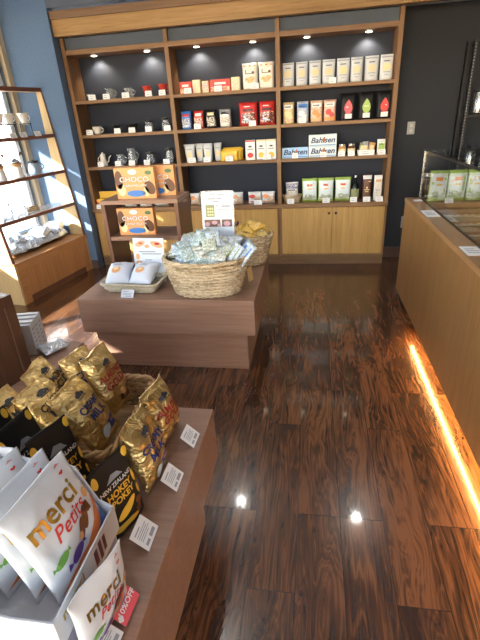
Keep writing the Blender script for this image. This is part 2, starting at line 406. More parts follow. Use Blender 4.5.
class Bag:
    """A filled bag standing on z=0, front towards -y."""
    def __init__(s, w, h, t, kind='pillow', seed=0, crumple=0.0, wave=0.0, taper=0.0):
        s.w, s.h, s.t, s.kind, s.seed, s.c, s.wave, s.taper = w, h, t, kind, seed, crumple, wave, taper
    def pt(s, u, v, side):
        au = min(1.0, abs(u)); e = max(0.0, 1 - au ** 3.2) ** .62
        if s.kind == 'pillow':
            vv = min(1, max(0, (v - .045) / .91)); g = max(0.0, math.sin(PI * vv)) ** .5
            wf = 1 - .07 * g
            if v < .045 or v > .955: g = 0.0; wf = 1
        elif s.kind == 'pouch':
            g = max(0.0, 1 - v / .93) ** .75 if v < .93 else 0.0
            g = g * (.75 + .25 * min(1, v / .12)); wf = 1 - .03 * g
        else:
            g = 1.0 if v < .78 else max(0.0, 1 - ((v - .78) / .19)) ** .8
            e = max(0.0, 1 - au ** 9) ** .5; wf = 1 - .06 * g
        wf *= 1 - s.taper * (1 - v)
        x = u * s.w / 2 * wf; z = v * s.h
        th = s.t / 2 * e * g + .0012 * min(1, e * 3)
        cr = 0.0
        if s.c:
            q = Vector((x * 26, z * 20, s.seed * 3.7 + (5 if side > 0 else 0)))
            n1 = noise.noise(q); n2 = 1 - 2 * abs(noise.noise(q * .55 + Vector((9, 2, 4)))) ** .7
            cr = s.c * (n1 * .7 + n2 * .9) * min(1, e * 1.6) * (.35 + .65 * g)
        ben = s.wave * math.sin(u * 2.6 + s.seed) * v * v
        y = side * th + side * cr + ben
        z += s.c * .8 * noise.noise(Vector((x * 14, s.seed, 3))) * (v ** 3)
        return Vector((x, y, z))
    def surf(s, side=-1):
        def f(x, y):
            u = x / (s.w / 2); v = y / s.h
            u = max(-1, min(1, u)); v = max(0, min(1, v)); d = .02
            p = s.pt(u, v, side)
            a = s.pt(min(1, u + d), v, side) - s.pt(max(-1, u - d), v, side); b = s.pt(u, min(1, v + d), side) - s.pt(u, max(0, v - d), side)
            n = a.cross(b)
            n = n.normalized() if n.length > 1e-9 else Vector((0, -1, 0))
            if n.y * side < 0: n = -n
            return p, n
        return f
    def body(s, name, mat, parent, nu=10, nv=12, label=None):
        bm = bmesh.new(); G = {}
        for side in (-1, 1):
            for i in range(nu + 1):
                for j in range(nv + 1):
                    # denser near the edges
                    u = -math.cos(PI * i / nu) * .35 + (2 * i / nu - 1) * .65
                    G[side, i, j] = bm.verts.new(s.pt(u, j / nv, side))
            for i in range(nu):
                for j in range(nv):
                    q = [G[side, i, j], G[side, i + 1, j], G[side, i + 1, j + 1], G[side, i, j + 1]]
                    bm.faces.new(q if side < 0 else q[::-1])
        for i in range(nu):
            for j in (0, nv):
                bm.faces.new([G[-1, i, j], G[-1, i + 1, j], G[1, i + 1, j], G[1, i, j]])
        for j in range(nv):
            for i in (0, nu):
                bm.faces.new([G[-1, i, j], G[-1, i, j + 1], G[1, i, j + 1], G[1, i, j]])
        bmesh.ops.remove_doubles(bm, verts=bm.verts, dist=1e-5)
        o = obj(name, bm, mat, parent, smooth=True, label=label)
        return o
def decal_each(name, polys, surf, mat, parent, **k):
    for p in polys: decal(name, poly2([p]), surf, mat, parent, **k)
def planar(y, flip=1):
    return lambda x, z: (Vector((x, y, z)), Vector((0, -1, 0)))
def place(root, o, right, up):
    """origin o, local x = right, local z = up (orthogonalised)"""
    R = Vector(right).normalized(); U = Vector(up); U = (U - U.dot(R) * R).normalized(); Y = U.cross(R)
    m = Matrix((R, Y, U)).transposed()
    root.location = o; root.rotation_euler = m.to_euler()

# ================================================================== the room
TS = Vector((.1541, .9880, 0)); NS = Vector((.9880, -.1541, 0)); YAW = math.atan2(-.1541, .9880)
WC = Vector((-2.96, 4.5, 0))          # corner of the window wall and the rear wall

b = B(); b.prism([(-3.15, 4.95), (-4.25, -2.5), (2.6, -2.5), (2.6, 4.95)], -.06, 0, 'z'); struct('floor', b, M_floor)
# street outside the windows
b = B(); b.box(-14, -4.4, -6, 14, -.12, -.06); struct('pavement', b, plain('concrete', (.55, .54, .52), .8))
b = B(); b.prism([(-3.10, 4.62), (-4.20, -2.5), (2.6, -2.5), (2.6, 4.62)], 3.0, 3.08, 'z'); struct('ceiling', b, M_ceil)
b = B(); b.box(-2.46, 2.6, 4.62, 4.95, 2.335, 2.40); struct('ceiling_alcove', b, M_ceil)

# rear wall: left part, part over the alcove, alcove side, alcove back
b = B(); b.box(-3.02, -2.452, 4.5, 4.62, 0, 3.0); struct('wall_back_left', b, M_wall)
b = B(); b.box(-2.452, 2.6, 4.5, 4.62, 2.525, 3.0); struct('wall_back_above', b, M_wallh)
b = B(); b.box(-2.60, -2.452, 4.62, 4.95, 0, 2.45); struct('wall_alcove_side', b, M_wallr)
b = B(); b.box(-2.452, 2.6, 4.875, 4.95, 0, 2.40); struct('wall_back', b, M_wallr)
b = B(); b.box(2.5, 2.6, -2.5, 4.875, 0, 3.0); struct('wall_right', b, M_wallr)
b = B(); b.box(.775, 2.5, 4.86, 4.875, 0, .115); struct('baseboard_back', b, plain('dark_baseboard', (.075, .04, .028), .45), bevel=.003)
b = B(); b.box(-3.3, -2.452, 4.488, 4.5, 0, .10); struct('baseboard_left', b, plain('dark_baseboard', (.075, .04, .028), .45), bevel=.003)

# crown beam over the alcove, two boards
b = B(); b.box(-2.448, 2.5, 4.535, 4.615, 2.305, 2.44); struct('trim_1', b, M_crown, bevel=.003)
b = B(); b.box(-2.448, 2.5, 4.52, 4.615, 2.44, 2.505); struct('trim_2', b, wood('brown_crown', (.13, .07, .035), (.24, .14, .08), 'X', .8, .5), bevel=.003)

# window wall (slanted), built in a local frame: y along the wall away from the corner
def wobj(name, b, mat, **k):
    o = struct(name, b, mat, **k); o.location = WC; o.rotation_euler = (0, 0, YAW); return o
b = B(); b.box(-.14, 0, -7.2, .15, -.02, .50); wobj('wall_left_lower', b, M_wall)
b = B(); b.box(-.14, 0, -7.2, .15, 2.55, 3.02); wobj('wall_left_upper', b, M_wall)
M_fr = plain('window_frame_grey_blue', (.22, .29, .38), .35)
M_trimw = wood('window_jamb_wood', (.45, .36, .25), (.62, .52, .38), 'Z', 1, .45)
b = B(); b.box(-.14, .004, -.06, .12, .50, 2.55); wobj('trim_3', b, M_trimw, bevel=.003)
k = 0
for y1, y0 in ((-.06, -1.25), (-1.25, -2.45), (-2.45, -3.65), (-3.65, -4.85), (-4.85, -6.05)):
    k += 1
    b = B(); w = .038
    b.box(-.10, -.04, y0, y0 + w, .50, 2.55).box(-.10, -.04, y1 - w, y1, .50, 2.55)
    b.box(-.10, -.04, y0 + w, y1 - w, .50, .55).box(-.10, -.04, y0 + w, y1 - w, 2.50, 2.55)
    o = wobj('window_%d' % k, b, M_fr, bevel=.004)
    b = B(); b.box(-.073, -.067, y0 + w, y1 - w, .55, 2.50)
    g = obj('glass_pane', b, M_pane, o)
    b = B(); b.box(-.072, -.030, y1 - w - .012, y1 - w, .55, 2.50).box(-.072, -.030, y0 + w, y0 + w + .012, .55, 2.50)
    g = obj('gasket', b, M_black, o)
b = B(); b.box(-.16, .03, -6.05, -.0, .49, .515); wobj('trim_4', b, M_pale, bevel=.003)
b = B(); b.box(-.14, 0, -7.2, -6.05, .5, 2.55); wobj('wall_left_far', b, M_wall)
# canopy over the pavement, throws the shadow line across the shop
b = B(); b.box(-2.0, -.14, -7.5, 1.6, 2.655, 2.76); wobj('canopy', b, plain('canopy_metal', (.30, .31, .33), .6))
b = B(); b.box(-6.5, 4.5, -4.7, -2.5, 2.66, 2.76); struct('sun_block_front', b, plain('canopy_metal', (.30, .31, .33), .6))  # unseen slab added to keep sun from the open front off the shop
# building across the lane, white lap siding
fac = B(); fac.box(-16, -3.7, 9.0, 9.2, -.1, 4.6)
for i in range(23): fac.box(-16, -3.7, 8.985, 9.0, .02 + i * .2, .19 + i * .2)
o = obj('neighbouring_building', fac, plain('white_siding', (.80, .82, .84), .7)); o['kind'] = 'structure'
# =================================================== built-in shelving
XL, XR = -2.447, .765
FY, BY = 4.615, 4.868
sh = thing('wall_shelving', 'tall built-in walnut wall shelving in three bays with dark blue back', 'shelving', (0, 0, 0))
sh.location = (-.84, 4.74, 0)
def shp(name, b, mat, **k):
    o = obj(name, b, mat, sh, **k); o.matrix_parent_inverse = Matrix.Translation((.84, -4.74, 0)); return o
for x0, x1 in ((XL, -2.407), (-1.401, -1.361), (-.350, -.310), (.725, XR)):
    b = B(); b.box(x0, x1, FY, BY, .668, 2.302); shp('upright_panel', b, M_shelf_z, bevel=.0015)
BAYS = ((-2.407, -1.401), (-1.361, -.350), (-.310, .725))
for x0, x1 in BAYS:
    for z in (1.725, 1.403, 1.083):
        b = B(); b.box(x0 + .0005, x1 - .0005, FY + .002, BY - .006, z, z + .030); shp('shelf_board', b, M_shelf_x, bevel=.0015)
    b = B(); b.box(x0 + .0005, x1 - .0005, FY + .002, BY - .006, 2.157, 2.199); shp('top_board', b, M_shelf_x, bevel=.0015)
    b = B(); b.box(x0 + .0005, x1 - .0005, BY - .005, BY - .001, .67, 2.157); shp('back_panel', b, M_navy)
    b = B(); b.box(x0 + .0005, x1 - .0005, FY + .03, FY + .04, 2.2, 2.302); shp('header_panel', b, M_wallh)
    b = B()
    for xx, s in ((x0, 1), (x1, -1)):
        for yy in (FY + .04, BY - .05):
            for i in range(34): b.box(xx - .001 if s > 0 else xx - .0012, xx + .0012 if s > 0 else xx + .001, yy - .003, yy + .003, .80 + i * .04, .806 + i * .04)
    shp('pin_holes', b, M_ink)
b = B(); b.box(XL, XR, FY - .02, BY, .628, .668)
tag(obj('shelf_counter', b, M_shelf_x, bevel=.003), 'walnut ledge topping the oak cabinets under the wall shelving', 'counter')

def cabinet(x0, x1, label, n=2):
    t = thing('base_cabinet', label, 'cabinet', ((x0 + x1) / 2, FY, 0), group='oak base cabinets under the wall shelves')
    w = x1 - x0; h = w / 2
    b = B(); b.box(-h, h, .012, BY - FY, .10, .627); obj('body', b, M_shelf_z, t)
    b = B(); b.box(-h, h, .02, .24, 0, .099); obj('plinth', b, wood('brown_plinth', (.13, .07, .03), (.21, .125, .06), 'X', 1, .5), t)
    dw = (w - .044) / n
    for i in range(n):
        a = -h + .022 + i * dw
        b = B(); b.box(a + .002, a + dw - .002, -.010, .0118, .125, .622)
        d = obj('door', b, M_door, t, bevel=.002)
        kx = a + dw - .035 if i == 0 else a + .035
        b = B(); b.lathe([(.004, 0), (.005, .008), (.012, .013), (.013, .02), (.008, .025)], seg=14)
        kn = obj('knob', b, M_black, d, smooth=True); kn.rotation_euler = (PI / 2, 0, 0); kn.location = (kx, -.010, .565)
    return t
c0 = cabinet(-.330, XR, 'oak two-door base cabinet at the right end, beside the dark wall')
cabinet(-1.381, -.331, 'oak two-door base cabinet in the middle, half hidden behind the wicker baskets')
cabinet(XL, -1.382, 'oak base cabinet at the left end with sunlight on its door')

# shelf spotlights
pk = None
for i, (x, lab) in enumerate(((-2.178, 'leftmost puck light under the top board of the left bay'), (-1.62, 'right-hand puck light under the top board of the left bay'),
        (-1.12, 'left-hand puck light under the top board of the middle bay'), (-.57, 'right-hand puck light under the top board of the middle bay'),
        (-.066, 'left-hand puck light under the top board of the right bay'), (.488, 'rightmost puck light under the top board of the right bay'))):
    if pk is None:
        pk = thing('puck_light', lab, 'light', (x, 4.75, 2.157), group='puck lights over the shelves')
        b = B(); b.lathe([(.036, 0), (.036, -.003), (.030, -.005)], seg=24); obj('housing', b, M_steel, pk, smooth=False)
        b = B(); b.lathe([(.028, -.0052), (.026, -.008), (.012, -.010)], seg=24)
        obj('lens', b, plain('lit_lens', (1, .86, .62), .4, emit=14), pk)
        ld = bpy.data.lights.new('bulb', 'SPOT'); ld.energy = PUCK_W; ld.spot_size = math.radians(125); ld.spot_blend = .7; ld.color = (1, .88, .66); ld.shadow_soft_size = .02
        lo = bpy.data.objects.new('bulb', ld); COL.objects.link(lo); lo.parent = pk; lo.location = (0, .03, -.03); lo.rotation_euler = (math.radians(20), 0, 0)
    else:
        dup(pk, (x, 4.75, 2.157), lab)

# ceiling downlights (real lamps of the shop)
cl = None
for x, y, lab in ((-.83, 3.9, 'round ceiling downlight near the rear wall, left one'), (.60, 3.8, 'round ceiling downlight near the rear wall, right one'),
             (-.83, 2.2, 'round ceiling downlight over the middle table')):
    if cl is None:
        cl = thing('downlight', lab, 'light', (x, y, 3.0), group='ceiling downlights')
        b = B(); b.lathe([(.095, 0), (.095, -.006), (.075, -.010)], seg=28); obj('trim_ring', b, M_white, cl)
        b = B(); b.lathe([(.070, -.0105), (.064, -.014)], seg=28); obj('diffuser', b, plain('lit_diffuser', (1, .80, .48), .4, emit=8), cl)
        ld = bpy.data.lights.new('bulb', 'SPOT'); ld.energy = LAMP_W; ld.spot_size = math.radians(120); ld.spot_blend = .8; ld.color = (1, .97, .92); ld.shadow_soft_size = .05
        lo = bpy.data.objects.new('bulb', ld); COL.objects.link(lo); lo.parent = cl; lo.location = (0, 0, -.03)
    else:
        dup(cl, (x, y, 3.0), lab)

# switch and outlet on the dark wall
t = thing('light_switch', 'grey two-rocker light switch plate on the charcoal wall', 'light switch', (.965, 4.875, 1.327))
b = B(); b.box(-.036, .036, -.007, 0, -.058, .058); obj('plate', b, plain('grey_plate', (.36, .36, .37), .4), t, bevel=.003)
for z in (-.024, .024):
    b = B(); b.box(-.012, .012, -.012, -.007, z - .016, z + .016); obj('rocker', b, plain('light_grey_plastic', (.52, .52, .53), .4), t, bevel=.002)
t = thing('wall_outlet', 'wall outlet low on the charcoal wall beside the counter', 'outlet', (1.008, 4.875, .391))
b = B(); b.box(-.042, .042, -.007, 0, -.062, .062); obj('plate', b, plain('grey_plate', (.36, .36, .37), .4), t, bevel=.003)
b = B()
for z in (-.026, .026): b.box(-.018, .018, -.012, -.007, z - .018, z + .018)
obj('socket', b, M_white, t, bevel=.002)

# =================================================== two-tier display tables
def tiered(name, x0, x1, y0, y1, label, ins=(.06, .06, .05, .09)):
    cx, cy = (x0 + x1) / 2, (y0 + y1) / 2
    t = thing(name, label, 'display table', (cx, cy, 0))
    b = B(); b.box(x0 - cx + ins[0], x1 - cx - ins[1], y0 - cy + ins[2], y1 - cy - ins[3], 0, .279); obj('plinth', b, M_slab, t, bevel=.002)
    b = B(); b.box(x0 - cx, x1 - cx, y0 - cy, y1 - cy, .28, .52); obj('top_block', b, M_slab, t, bevel=.0025)
    return t
tiered('display_table', -1.50, -.335, 2.375, 3.33, 'low two-tier walnut display table with wicker baskets in the middle of the floor')
tiered('display_table', -1.165, -.365, -.10, 1.315, 'low two-tier walnut table in the foreground holding chocolate bags', ins=(.06, .055, .05, .10))
tiered('display_table', -2.25, -1.168, .30, 1.82, 'low walnut table at the left edge carrying a brown box riser', ins=(.06, .06, .05, .06))

def riser(x0, x1, y0, y1, z0, z1, label, mid=None, th=.028, name='display_riser', rz=0.0):
    cx, cy = (x0 + x1) / 2, (y0 + y1) / 2; hx, hy = (x1 - x0) / 2, (y1 - y0) / 2
    t = thing(name, label, 'display riser', (cx, cy, z0), rz)
    H = z1 - z0
    for s in (-1, 1):
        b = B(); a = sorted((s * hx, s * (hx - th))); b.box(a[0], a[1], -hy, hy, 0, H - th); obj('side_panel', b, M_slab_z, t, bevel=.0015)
    b = B(); b.box(-hx, hx, -hy, hy, H - th + .0005, H); obj('top_panel', b, M_slab, t, bevel=.0015)
    if mid: b = B(); b.box(-hx + th + .0005, hx - th - .0005, -hy + .004, hy - .004, mid - z0 - th, mid - z0); obj('shelf_board', b, M_slab, t, bevel=.0015)
    return t
riser(-1.455, -.895, 2.86, 3.17, .521, 1.055, 'open walnut riser with a shelf, orange cookie cartons on and in it', mid=.80)

# brown box riser on the left table, framed front
t = thing('box_riser', 'dark brown wooden box riser with framed panel at the left edge', 'display riser', (-1.535, 1.3375, .521), -.305)
b = B(); b.box(-.22, .21, -.25, .25, 0, .395); obj('body', b, M_riser, t, bevel=.002)
b = B(); b.box(.2102, .22, -.25, .25, .35, .395).box(.2102, .22, .205, .25, 0, .3499).box(.2102, .22, -.25, -.205, 0, .3499)
obj('face_frame', b, M_riser, t, bevel=.0015)

# =================================================== right-hand counter
ct = thing('service_counter', 'long teak-coloured service counter along the right side with lit toe kick', 'counter', (.745, 3.68, 0))
def cp(name, b, mat, **k): return obj(name, b, mat, ct, **k)
L0 = -4.2                                   # near end (local y), behind the camera
b = B(); b.box(0, .008, L0, 0, .0935, .838); cp('front_panel', b, M_ctr)
b = B(); b.box(.0085, .9, -.024, 0, .10, .838); cp('end_panel', b, M_ctr)
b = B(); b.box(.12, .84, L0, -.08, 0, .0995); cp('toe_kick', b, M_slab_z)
b = B(); b.box(.0245, .88, L0, -.0245, .10, .12); cp('bottom_board', b, M_ctr)
b = B(); b.box(-.004, .105, L0, .004, .8385, .870); cp('front_rail', b, M_ctry, bevel=.003)
b = B(); b.box(.1055, .90, -.10, .004, .8385, .870); cp('end_rail', b, M_ctry, bevel=.003)
b = B(); b.box(.1055, .90, L0, -.1005, .735, .75); cp('well_floor', b, M_ctry)
b = B(); b.box(.88, .90, L0, -.1005, .12, .87); cp('back_panel', b, M_ctr)
# slats of the well, stepped boards running across it
for i in range(9):
    y = -.36 - i * .27
    b = B(); b.box(.107, .878, y - .055, y + .055, .815, .835); cp('tray_slat', b, M_ctry, bevel=.003)
sg = thing('sneeze_guard', 'glass sneeze guard with black top edge standing on the counter', 'glass guard', (.85, 3.68, .871))
b = B(); b.box(-.004, .004, L0 + .1, -.004, 0, .345); obj('front_pane', b, M_pane, sg)
b = B(); b.box(.005, .74, -.008, -.002, 0, .345); obj('end_pane', b, M_pane, sg)
b = B(); b.box(-.008, .008, L0 + .1, .002, .346, .358); obj('top_edge', b, M_black, sg, bevel=.002)
b = B(); b.box(-.003, .003, -.003, .001, 0, .345); obj('corner_post', b, M_steel, sg)
b = B(); b.box(.012, .60, L0 + .1, -.01, .346, .352); obj('top_pane', b, M_pane, sg)
b = B(); b.box(-.005, .005, L0 + .1, 0, .0002, .004); obj('bottom_channel', b, M_black, sg)
b = B(); b.box(.0095, .017, L0, -.72, .0915, .0995)
ls = obj('light_strip', b, plain('warm_led', (1.0, .58, .19), .5, emit=LED_E)); ls.location = (.745, 3.68, 0)
tag(ls, 'glowing warm light strip under the front edge of the teak counter', 'light strip')

# woven trays lying in the counter well
wt = None
for i, (x, y, lab) in enumerate(((1.20, 3.18, 'long shallow woven tray between counter slats, farthest from the camera'), (1.20, 2.91, 'long shallow woven tray between counter slats, second from the far end'),
        (1.22, 2.64, 'shallow woven tray in the counter well, third from the far end'), (1.22, 2.37, 'shallow woven tray in the counter well, nearest at the right edge'))):
    if wt is None:
        wt = thing('woven_tray', lab, 'tray', (x, y, .7505), group='woven trays in the counter well')
        b = B(); b.box(-.30, .30, -.07, .07, 0, .012); obj('base', b, M_wick, wt)
        b = B()
        for k in range(3):
            n = 60; hw, hd = .30 + k * .006, .07 + k * .003; pts = []
            per = [(-hw, -hd), (hw, -hd), (hw, hd), (-hw, hd)]
            for e in range(4):
                p, q = per[e], per[(e + 1) % 4]; m = 26 if e % 2 == 0 else 8
                for j in range(m):
                    f = j / m; w = .004 * math.sin(j * PI + k * PI)
                    pts.append((p[0] + (q[0] - p[0]) * f, p[1] + (q[1] - p[1]) * f + w * 0, .018 + k * .020 + .004 * (-1) ** (j + k)))
            b.tube(pts, .011, 6, closed=True)
        obj('woven_rim', b, M_wick, wt, smooth=True)
    else: dup(wt, (x, y, .7505), lab)

# black perforated rack against the rear wall, far right
rk = thing('wire_rack', 'tall black perforated metal rack standing against the charcoal wall', 'rack', (1.36, 4.60, 0))
for x in (0, .55):
    for y in (0, .2):
        b = B(); b.box(x, x + .03, y, y + .004, 0, 2.02).box(x, x + .004, y, y + .03, 0, 2.02)
        p_ = obj('post', b, M_black, rk)
        if y == 0:
            b = B()
            for i in range(44): b.box(x + .012, x + .018, -.0012, -.0002, .9 + i * .025, .912 + i * .025)
            obj('slots', b, M_grey, p_)
for z in (.3, .9, 1.40, 1.99):
    b = B(); b.box(.031, .549, .005, .2, z, z + .025); obj('shelf_board', b, M_black, rk, bevel=.002)
for z, lab in ((1.426, 'upper'), (.926, 'lower')):
    t = thing('coffee_canister', 'shiny steel canister on the %s visible shelf of the black rack' % lab, 'canister', (1.50, 4.69, z))
    b = B(); b.lathe([(.045, 0), (.048, .01), (.048, .17), (.04, .185)], seg=24); obj('body', b, M_steel, t, smooth=True)
    b = B(); b.lathe([(.043, .1851), (.043, .20), (.012, .205), (.012, .225)], seg=24); obj('lid', b, M_black, t)
    t = thing('glass_jar', 'clear glass jar beside the steel canister on the %s rack shelf' % lab, 'jar', (1.63, 4.69, z))
    b = B(); b.lathe([(.04, 0), (.042, .01), (.042, .13), (.03, .15)], seg=20); obj('body', b, M_glass, t, smooth=True)
    b = B(); b.lathe([(.034, .1505), (.034, .17)], seg=20); obj('lid', b, M_steel, t)

# =================================================== ladder shelf by the window
et = thing('ladder_shelf', 'slanted wooden ladder shelf unit with cabinet base standing by the sunny window', 'shelving', (-2.70, 3.41, 0), YAW)
def ep(name, b, mat, **k): return obj(name, b, mat, et, **k)
b = B(); b.box(-.40, -.012, .10, 1.02, .0, .06); ep('toe_board', b, M_slab_z)
b = B(); b.box(-.405, 0, 0, .024, 0, .385); ep('end_panel', b, M_pale, bevel=.0015)
b = B(); b.box(-.405, 0, 1.076, 1.10, 0, .385); ep('end_panel', b, M_pale, bevel=.0015)
b = B(); b.box(-.010, 0, .0245, 1.0755, .335, .385).box(-.010, 0, .0245, .11, .0, .334).box(-.010, 0, .99, 1.0755, 0, .334); ep('face_frame', b, M_et, bevel=.0015)
b = B(); b.box(-.018, -.004, .1105, .9895, .065, .3335); ep('front_panel', b, M_etz)
b = B(); b.box(-.41, .004, -.003, 1.103, .3855, .41); ep('base_top', b, M_et, bevel=.002)
def lean(z): return -.018 - (z - .41) * .095
for y0 in (0, 1.07):
    b = B(); y1 = y0 + .03
    b.prism([(lean(.411) - .0, .411), (lean(1.86), 1.86), (lean(1.86) - .10, 1.86), (lean(.411) - .17, .411)], 0, .03, 'y')
    for v in b.bm.verts: v.co.y += y0
    ep('side_board', b, M_pale, bevel=.0015)
    b = B()
    b.prism([(lean(.411) + .009, .411), (lean(1.86) + .009, 1.86), (lean(1.86) + .0005, 1.86), (lean(.411) + .0005, .411)], 0, .03, 'y')
    for v in b.bm.verts: v.co.y += y0
    ep('front_strip', b, M_redw)
for z, th in ((1.855, .035), (1.435, .035), (1.085, .032), (.745, .032)):
    x = lean(z)
    b = B(); b.box(x - .01, x + .012, .0305, 1.0695, z, z + th); ep('shelf_rail', b, M_redw, bevel=.0015)
    b = B()
    if z > 1.8: b.box(x - .10, x - .0105, .0305, 1.0695, z, z + th); ep('top_board', b, M_pale)
    else: b.box(max(x - .27, -.40), x - .0105, .0305, 1.0695, z + .018, z + .026); ep('glass_shelf', b, M_acry)

# =================================================== goods on the wall shelves
Z1, Z2, Z3, Z4 = 1.7555, 1.4335, 1.1135, .6685
SHY = 4.70
G_ = dict(tags='price tags on the wall shelves')
_tag0 = None
def shelf_tag(x, z, lab, w=.058, y=4.632, h=.048):
    """small white tent card with a few printed lines"""
    global _tag0
    if _tag0 is None:
        _tag0 = thing('price_tag', lab, 'price tag', (x, y, z), group=G_['tags'])
        b = B(); b.prism([(-.010, .0005), (-.0085, .0005), (.0015, .048), (.010, .0005), (.0115, .0005), (.002, .0495), (.001, .0495)], -.029, .029, 'x')
        obj('card', b, M_white, _tag0)
        ps = [rect(-.018, .034, .010, .0365), rect(-.018, .014, .008, .018)]
        decal('printed_lines', ps, lambda a, c: (Vector((a, -.0100 + (c - .0005) * .21, c)), Vector((0, -1, .2))), M_grey, _tag0)
        _tag0.scale = (w / .058, 1, h / .048); return _tag0
    return dup(_tag0, (x, y, z), lab, scale=(w / .058, 1, h / .048))

# ---- glassware and ceramics of the left bay
def handle(b, x, z0, z1, out, r=.004):
    n = 10
    pts = [(x + out * math.sin(PI * i / n), 0, z0 + (z1 - z0) * i / n) for i in range(n + 1)]
    b.tube(pts, r, 8); return b
def jug(name, label, cat, x, z, r, h, mat, lidm=None, hm=None, spout=True, rz=0.0, y=SHY, flare=1.0):
    t = thing(name, label, cat, (x, y, z), rz)
    b = B(); b.lathe([(r * .8, 0), (r, h * .12), (r, h * .5), (r * .72, h * .82), (r * .80 * flare, h)], seg=24)
    obj('body', b, mat, t, smooth=True)
    b = B(); handle(b, r * .8, h * .25, h * .85, r * .75, .0045); obj('handle', b, hm or mat, t, smooth=True)
    if spout:
        b = B(); b.prism([(-r * .70, h * .8), (-r * 1.05, h * 1.02), (-r * .6, h * .98)], -.008, .008, 'y'); obj('spout', b, hm or mat, t)
    if lidm:
        b = B(); b.lathe([(r * .74, h * .86), (r * .86, h * .93), (r * .84, h * 1.0 + .002), (.012, h * 1.02 + .002), (.012, h * 1.08)], seg=20); obj('lid', b, lidm, t, smooth=False)
    return t
def dripper(name, label, x, z, w, h, mat, y=SHY, stand=False):
    t = thing(name, label, 'coffee dripper', (x, y, z))
    r = w / 2 * .82; b = B()
    b.lathe([(r * .45, h * .16), (r * .55, h * .24), (r, h * .97), (r * 1.05, h), (r * .95, h * .99), (r * .45, h * .28)], seg=24); obj('cone', b, mat, t, smooth=True)
    b = B(); b.lathe([(r * .55, .0), (r * .6, h * .10), (r * .85, h * .13), (r * .85, h * .16), (r * .4, h * .17)], seg=24); obj('base', b, mat, t, smooth=True)
    b = B(); handle(b, r * .75, h * .3, h * .85, r * .42, .0042); obj('handle', b, mat, t, smooth=True)
    return t
t = thing('glass_bowl', 'small clear glass dripper bowl, first item on the left bay\'s top shelf', 'dripper', (-2.273, SHY, Z1))
b = B(); b.lathe([(.018, 0), (.020, .01), (.036, .05), (.038, .060), (.034, .058), (.016, .014)], seg=24); obj('cone', b, M_glass, t, smooth=True)
jug('glass_server', 'clear glass jug with handle behind the second tag on the left bay\'s top shelf', 'glass jug', -2.050, Z1, .046, .100, M_glass)
jug('glass_server', 'clear glass jug in the middle of the left bay\'s top shelf', 'glass jug', -1.850, Z1, .046, .092, M_glass)
dripper('red_dripper', 'red dripper cup on the left bay\'s top shelf, the left of the two', -1.656, Z1, .105, .095, M_redcer)
dripper('red_dripper', 'red dripper cup at the right end of the left bay\'s top shelf', -1.486, Z1, .112, .102, M_redcer)
t = thing('coffee_cup', 'cream ceramic cup with handle at the left end of the second shelf', 'cup', (-2.262, SHY, Z2))
b = B(); b.lathe([(.024, 0), (.040, .012), (.046, .055), (.047, .078), (.043, .076), (.038, .015)], seg=24); obj('body', b, M_cer, t, smooth=True)
b = B(); handle(b, .042, .018, .066, .030, .005); obj('handle', b, M_cer, t, smooth=True)
dripper('black_dripper', 'black plastic dripper on the second shelf of the left bay, left one', -2.034, Z2, .115, .080, M_black)
dripper('black_dripper', 'black plastic dripper on the second shelf of the left bay, right one', -1.855, Z2, .13, .084, M_black)
jug('coffee_server', 'glass coffee server with black lid, left one on the left bay\'s second shelf', 'coffee server', -1.683, Z2, .048, .100, M_glass, M_black, M_black)
jug('coffee_server', 'glass coffee server with black lid at the right end of the second shelf', 'coffee server', -1.500, Z2, .044, .118, M_glass, M_black, M_black)
t = thing('gooseneck_kettle', 'small white gooseneck kettle at the left end of the third shelf', 'kettle', (-2.255, SHY, Z3))
b = B(); b.lathe([(.042, 0), (.044, .01), (.028, .085), (.026, .115), (.03, .12), (.008, .128), (.010, .140)], seg=24); obj('body', b, M_cer, t, smooth=True)
b = B(); b.tube([(.036, 0, .035), (.060, 0, .045), (.068, 0, .08), (.095, 0, .105)], .0045, 8); obj('spout', b, M_cer, t, smooth=True)
b = B(); handle(b, -.030, .03, .105, -.03, .004); obj('handle', b, M_cer, t, smooth=True)
jug('glass_server', 'short clear glass jug on the third shelf of the left bay', 'glass jug', -2.052, Z3, .045, .112, M_glass)
jug('glass_server', 'tall clear glass pitcher in the middle of the third shelf', 'glass pitcher', -1.918, Z3, .046, .168, M_glass)
jug('coffee_server', 'round glass coffee server with black lid on the third shelf', 'coffee server', -1.715, Z3, .046, .115, M_glass, M_black, M_black)
jug('coffee_server', 'tall glass coffee server with black handle at the third shelf\'s right end', 'coffee server', -1.500, Z3, .042, .148, M_glass, M_black, M_black)
jug('glass_server', 'small glass pitcher on the ledge beside the first upright', 'glass pitcher', -1.475, Z4, .040, .10, M_glass)
for x, z, w, lab in ((-2.222, Z1, .075, 'white price tag before the small glass bowl on the top shelf'), (-2.068, Z1, .070, 'white price tag before the first clear glass jug on the top shelf'),
        (-1.862, Z1, .074, 'white price tag before the middle glass jug on the top shelf'), (-1.620, Z1, .066, 'white price tag before the left red dripper cup'),
        (-1.478, Z1, .066, 'white price tag before the right-hand red dripper cup'),
        (-2.320, Z2, .070, 'white price tag before the cream cup with handle'), (-2.010, Z2, .066, 'white price tag before the left black dripper'),
        (-1.850, Z2, .070, 'white price tag before the right black dripper'), (-1.668, Z2, .066, 'white price tag before the left server on the second shelf'),
        (-1.468, Z2, .066, 'white price tag before the server at the second shelf\'s right end'),
        (-2.262, Z3, .066, 'white price tag under the small gooseneck kettle'), (-2.062, Z3, .066, 'white price tag before the short glass jug on the third shelf'),
        (-1.905, Z3, .066, 'white price tag before the tall clear pitcher on the third shelf'), (-1.735, Z3, .066, 'white price tag before the round server on the third shelf'),
        (-1.520, Z3, .066, 'white price tag before the tall server on the third shelf')):
    shelf_tag(x, z, lab, w)

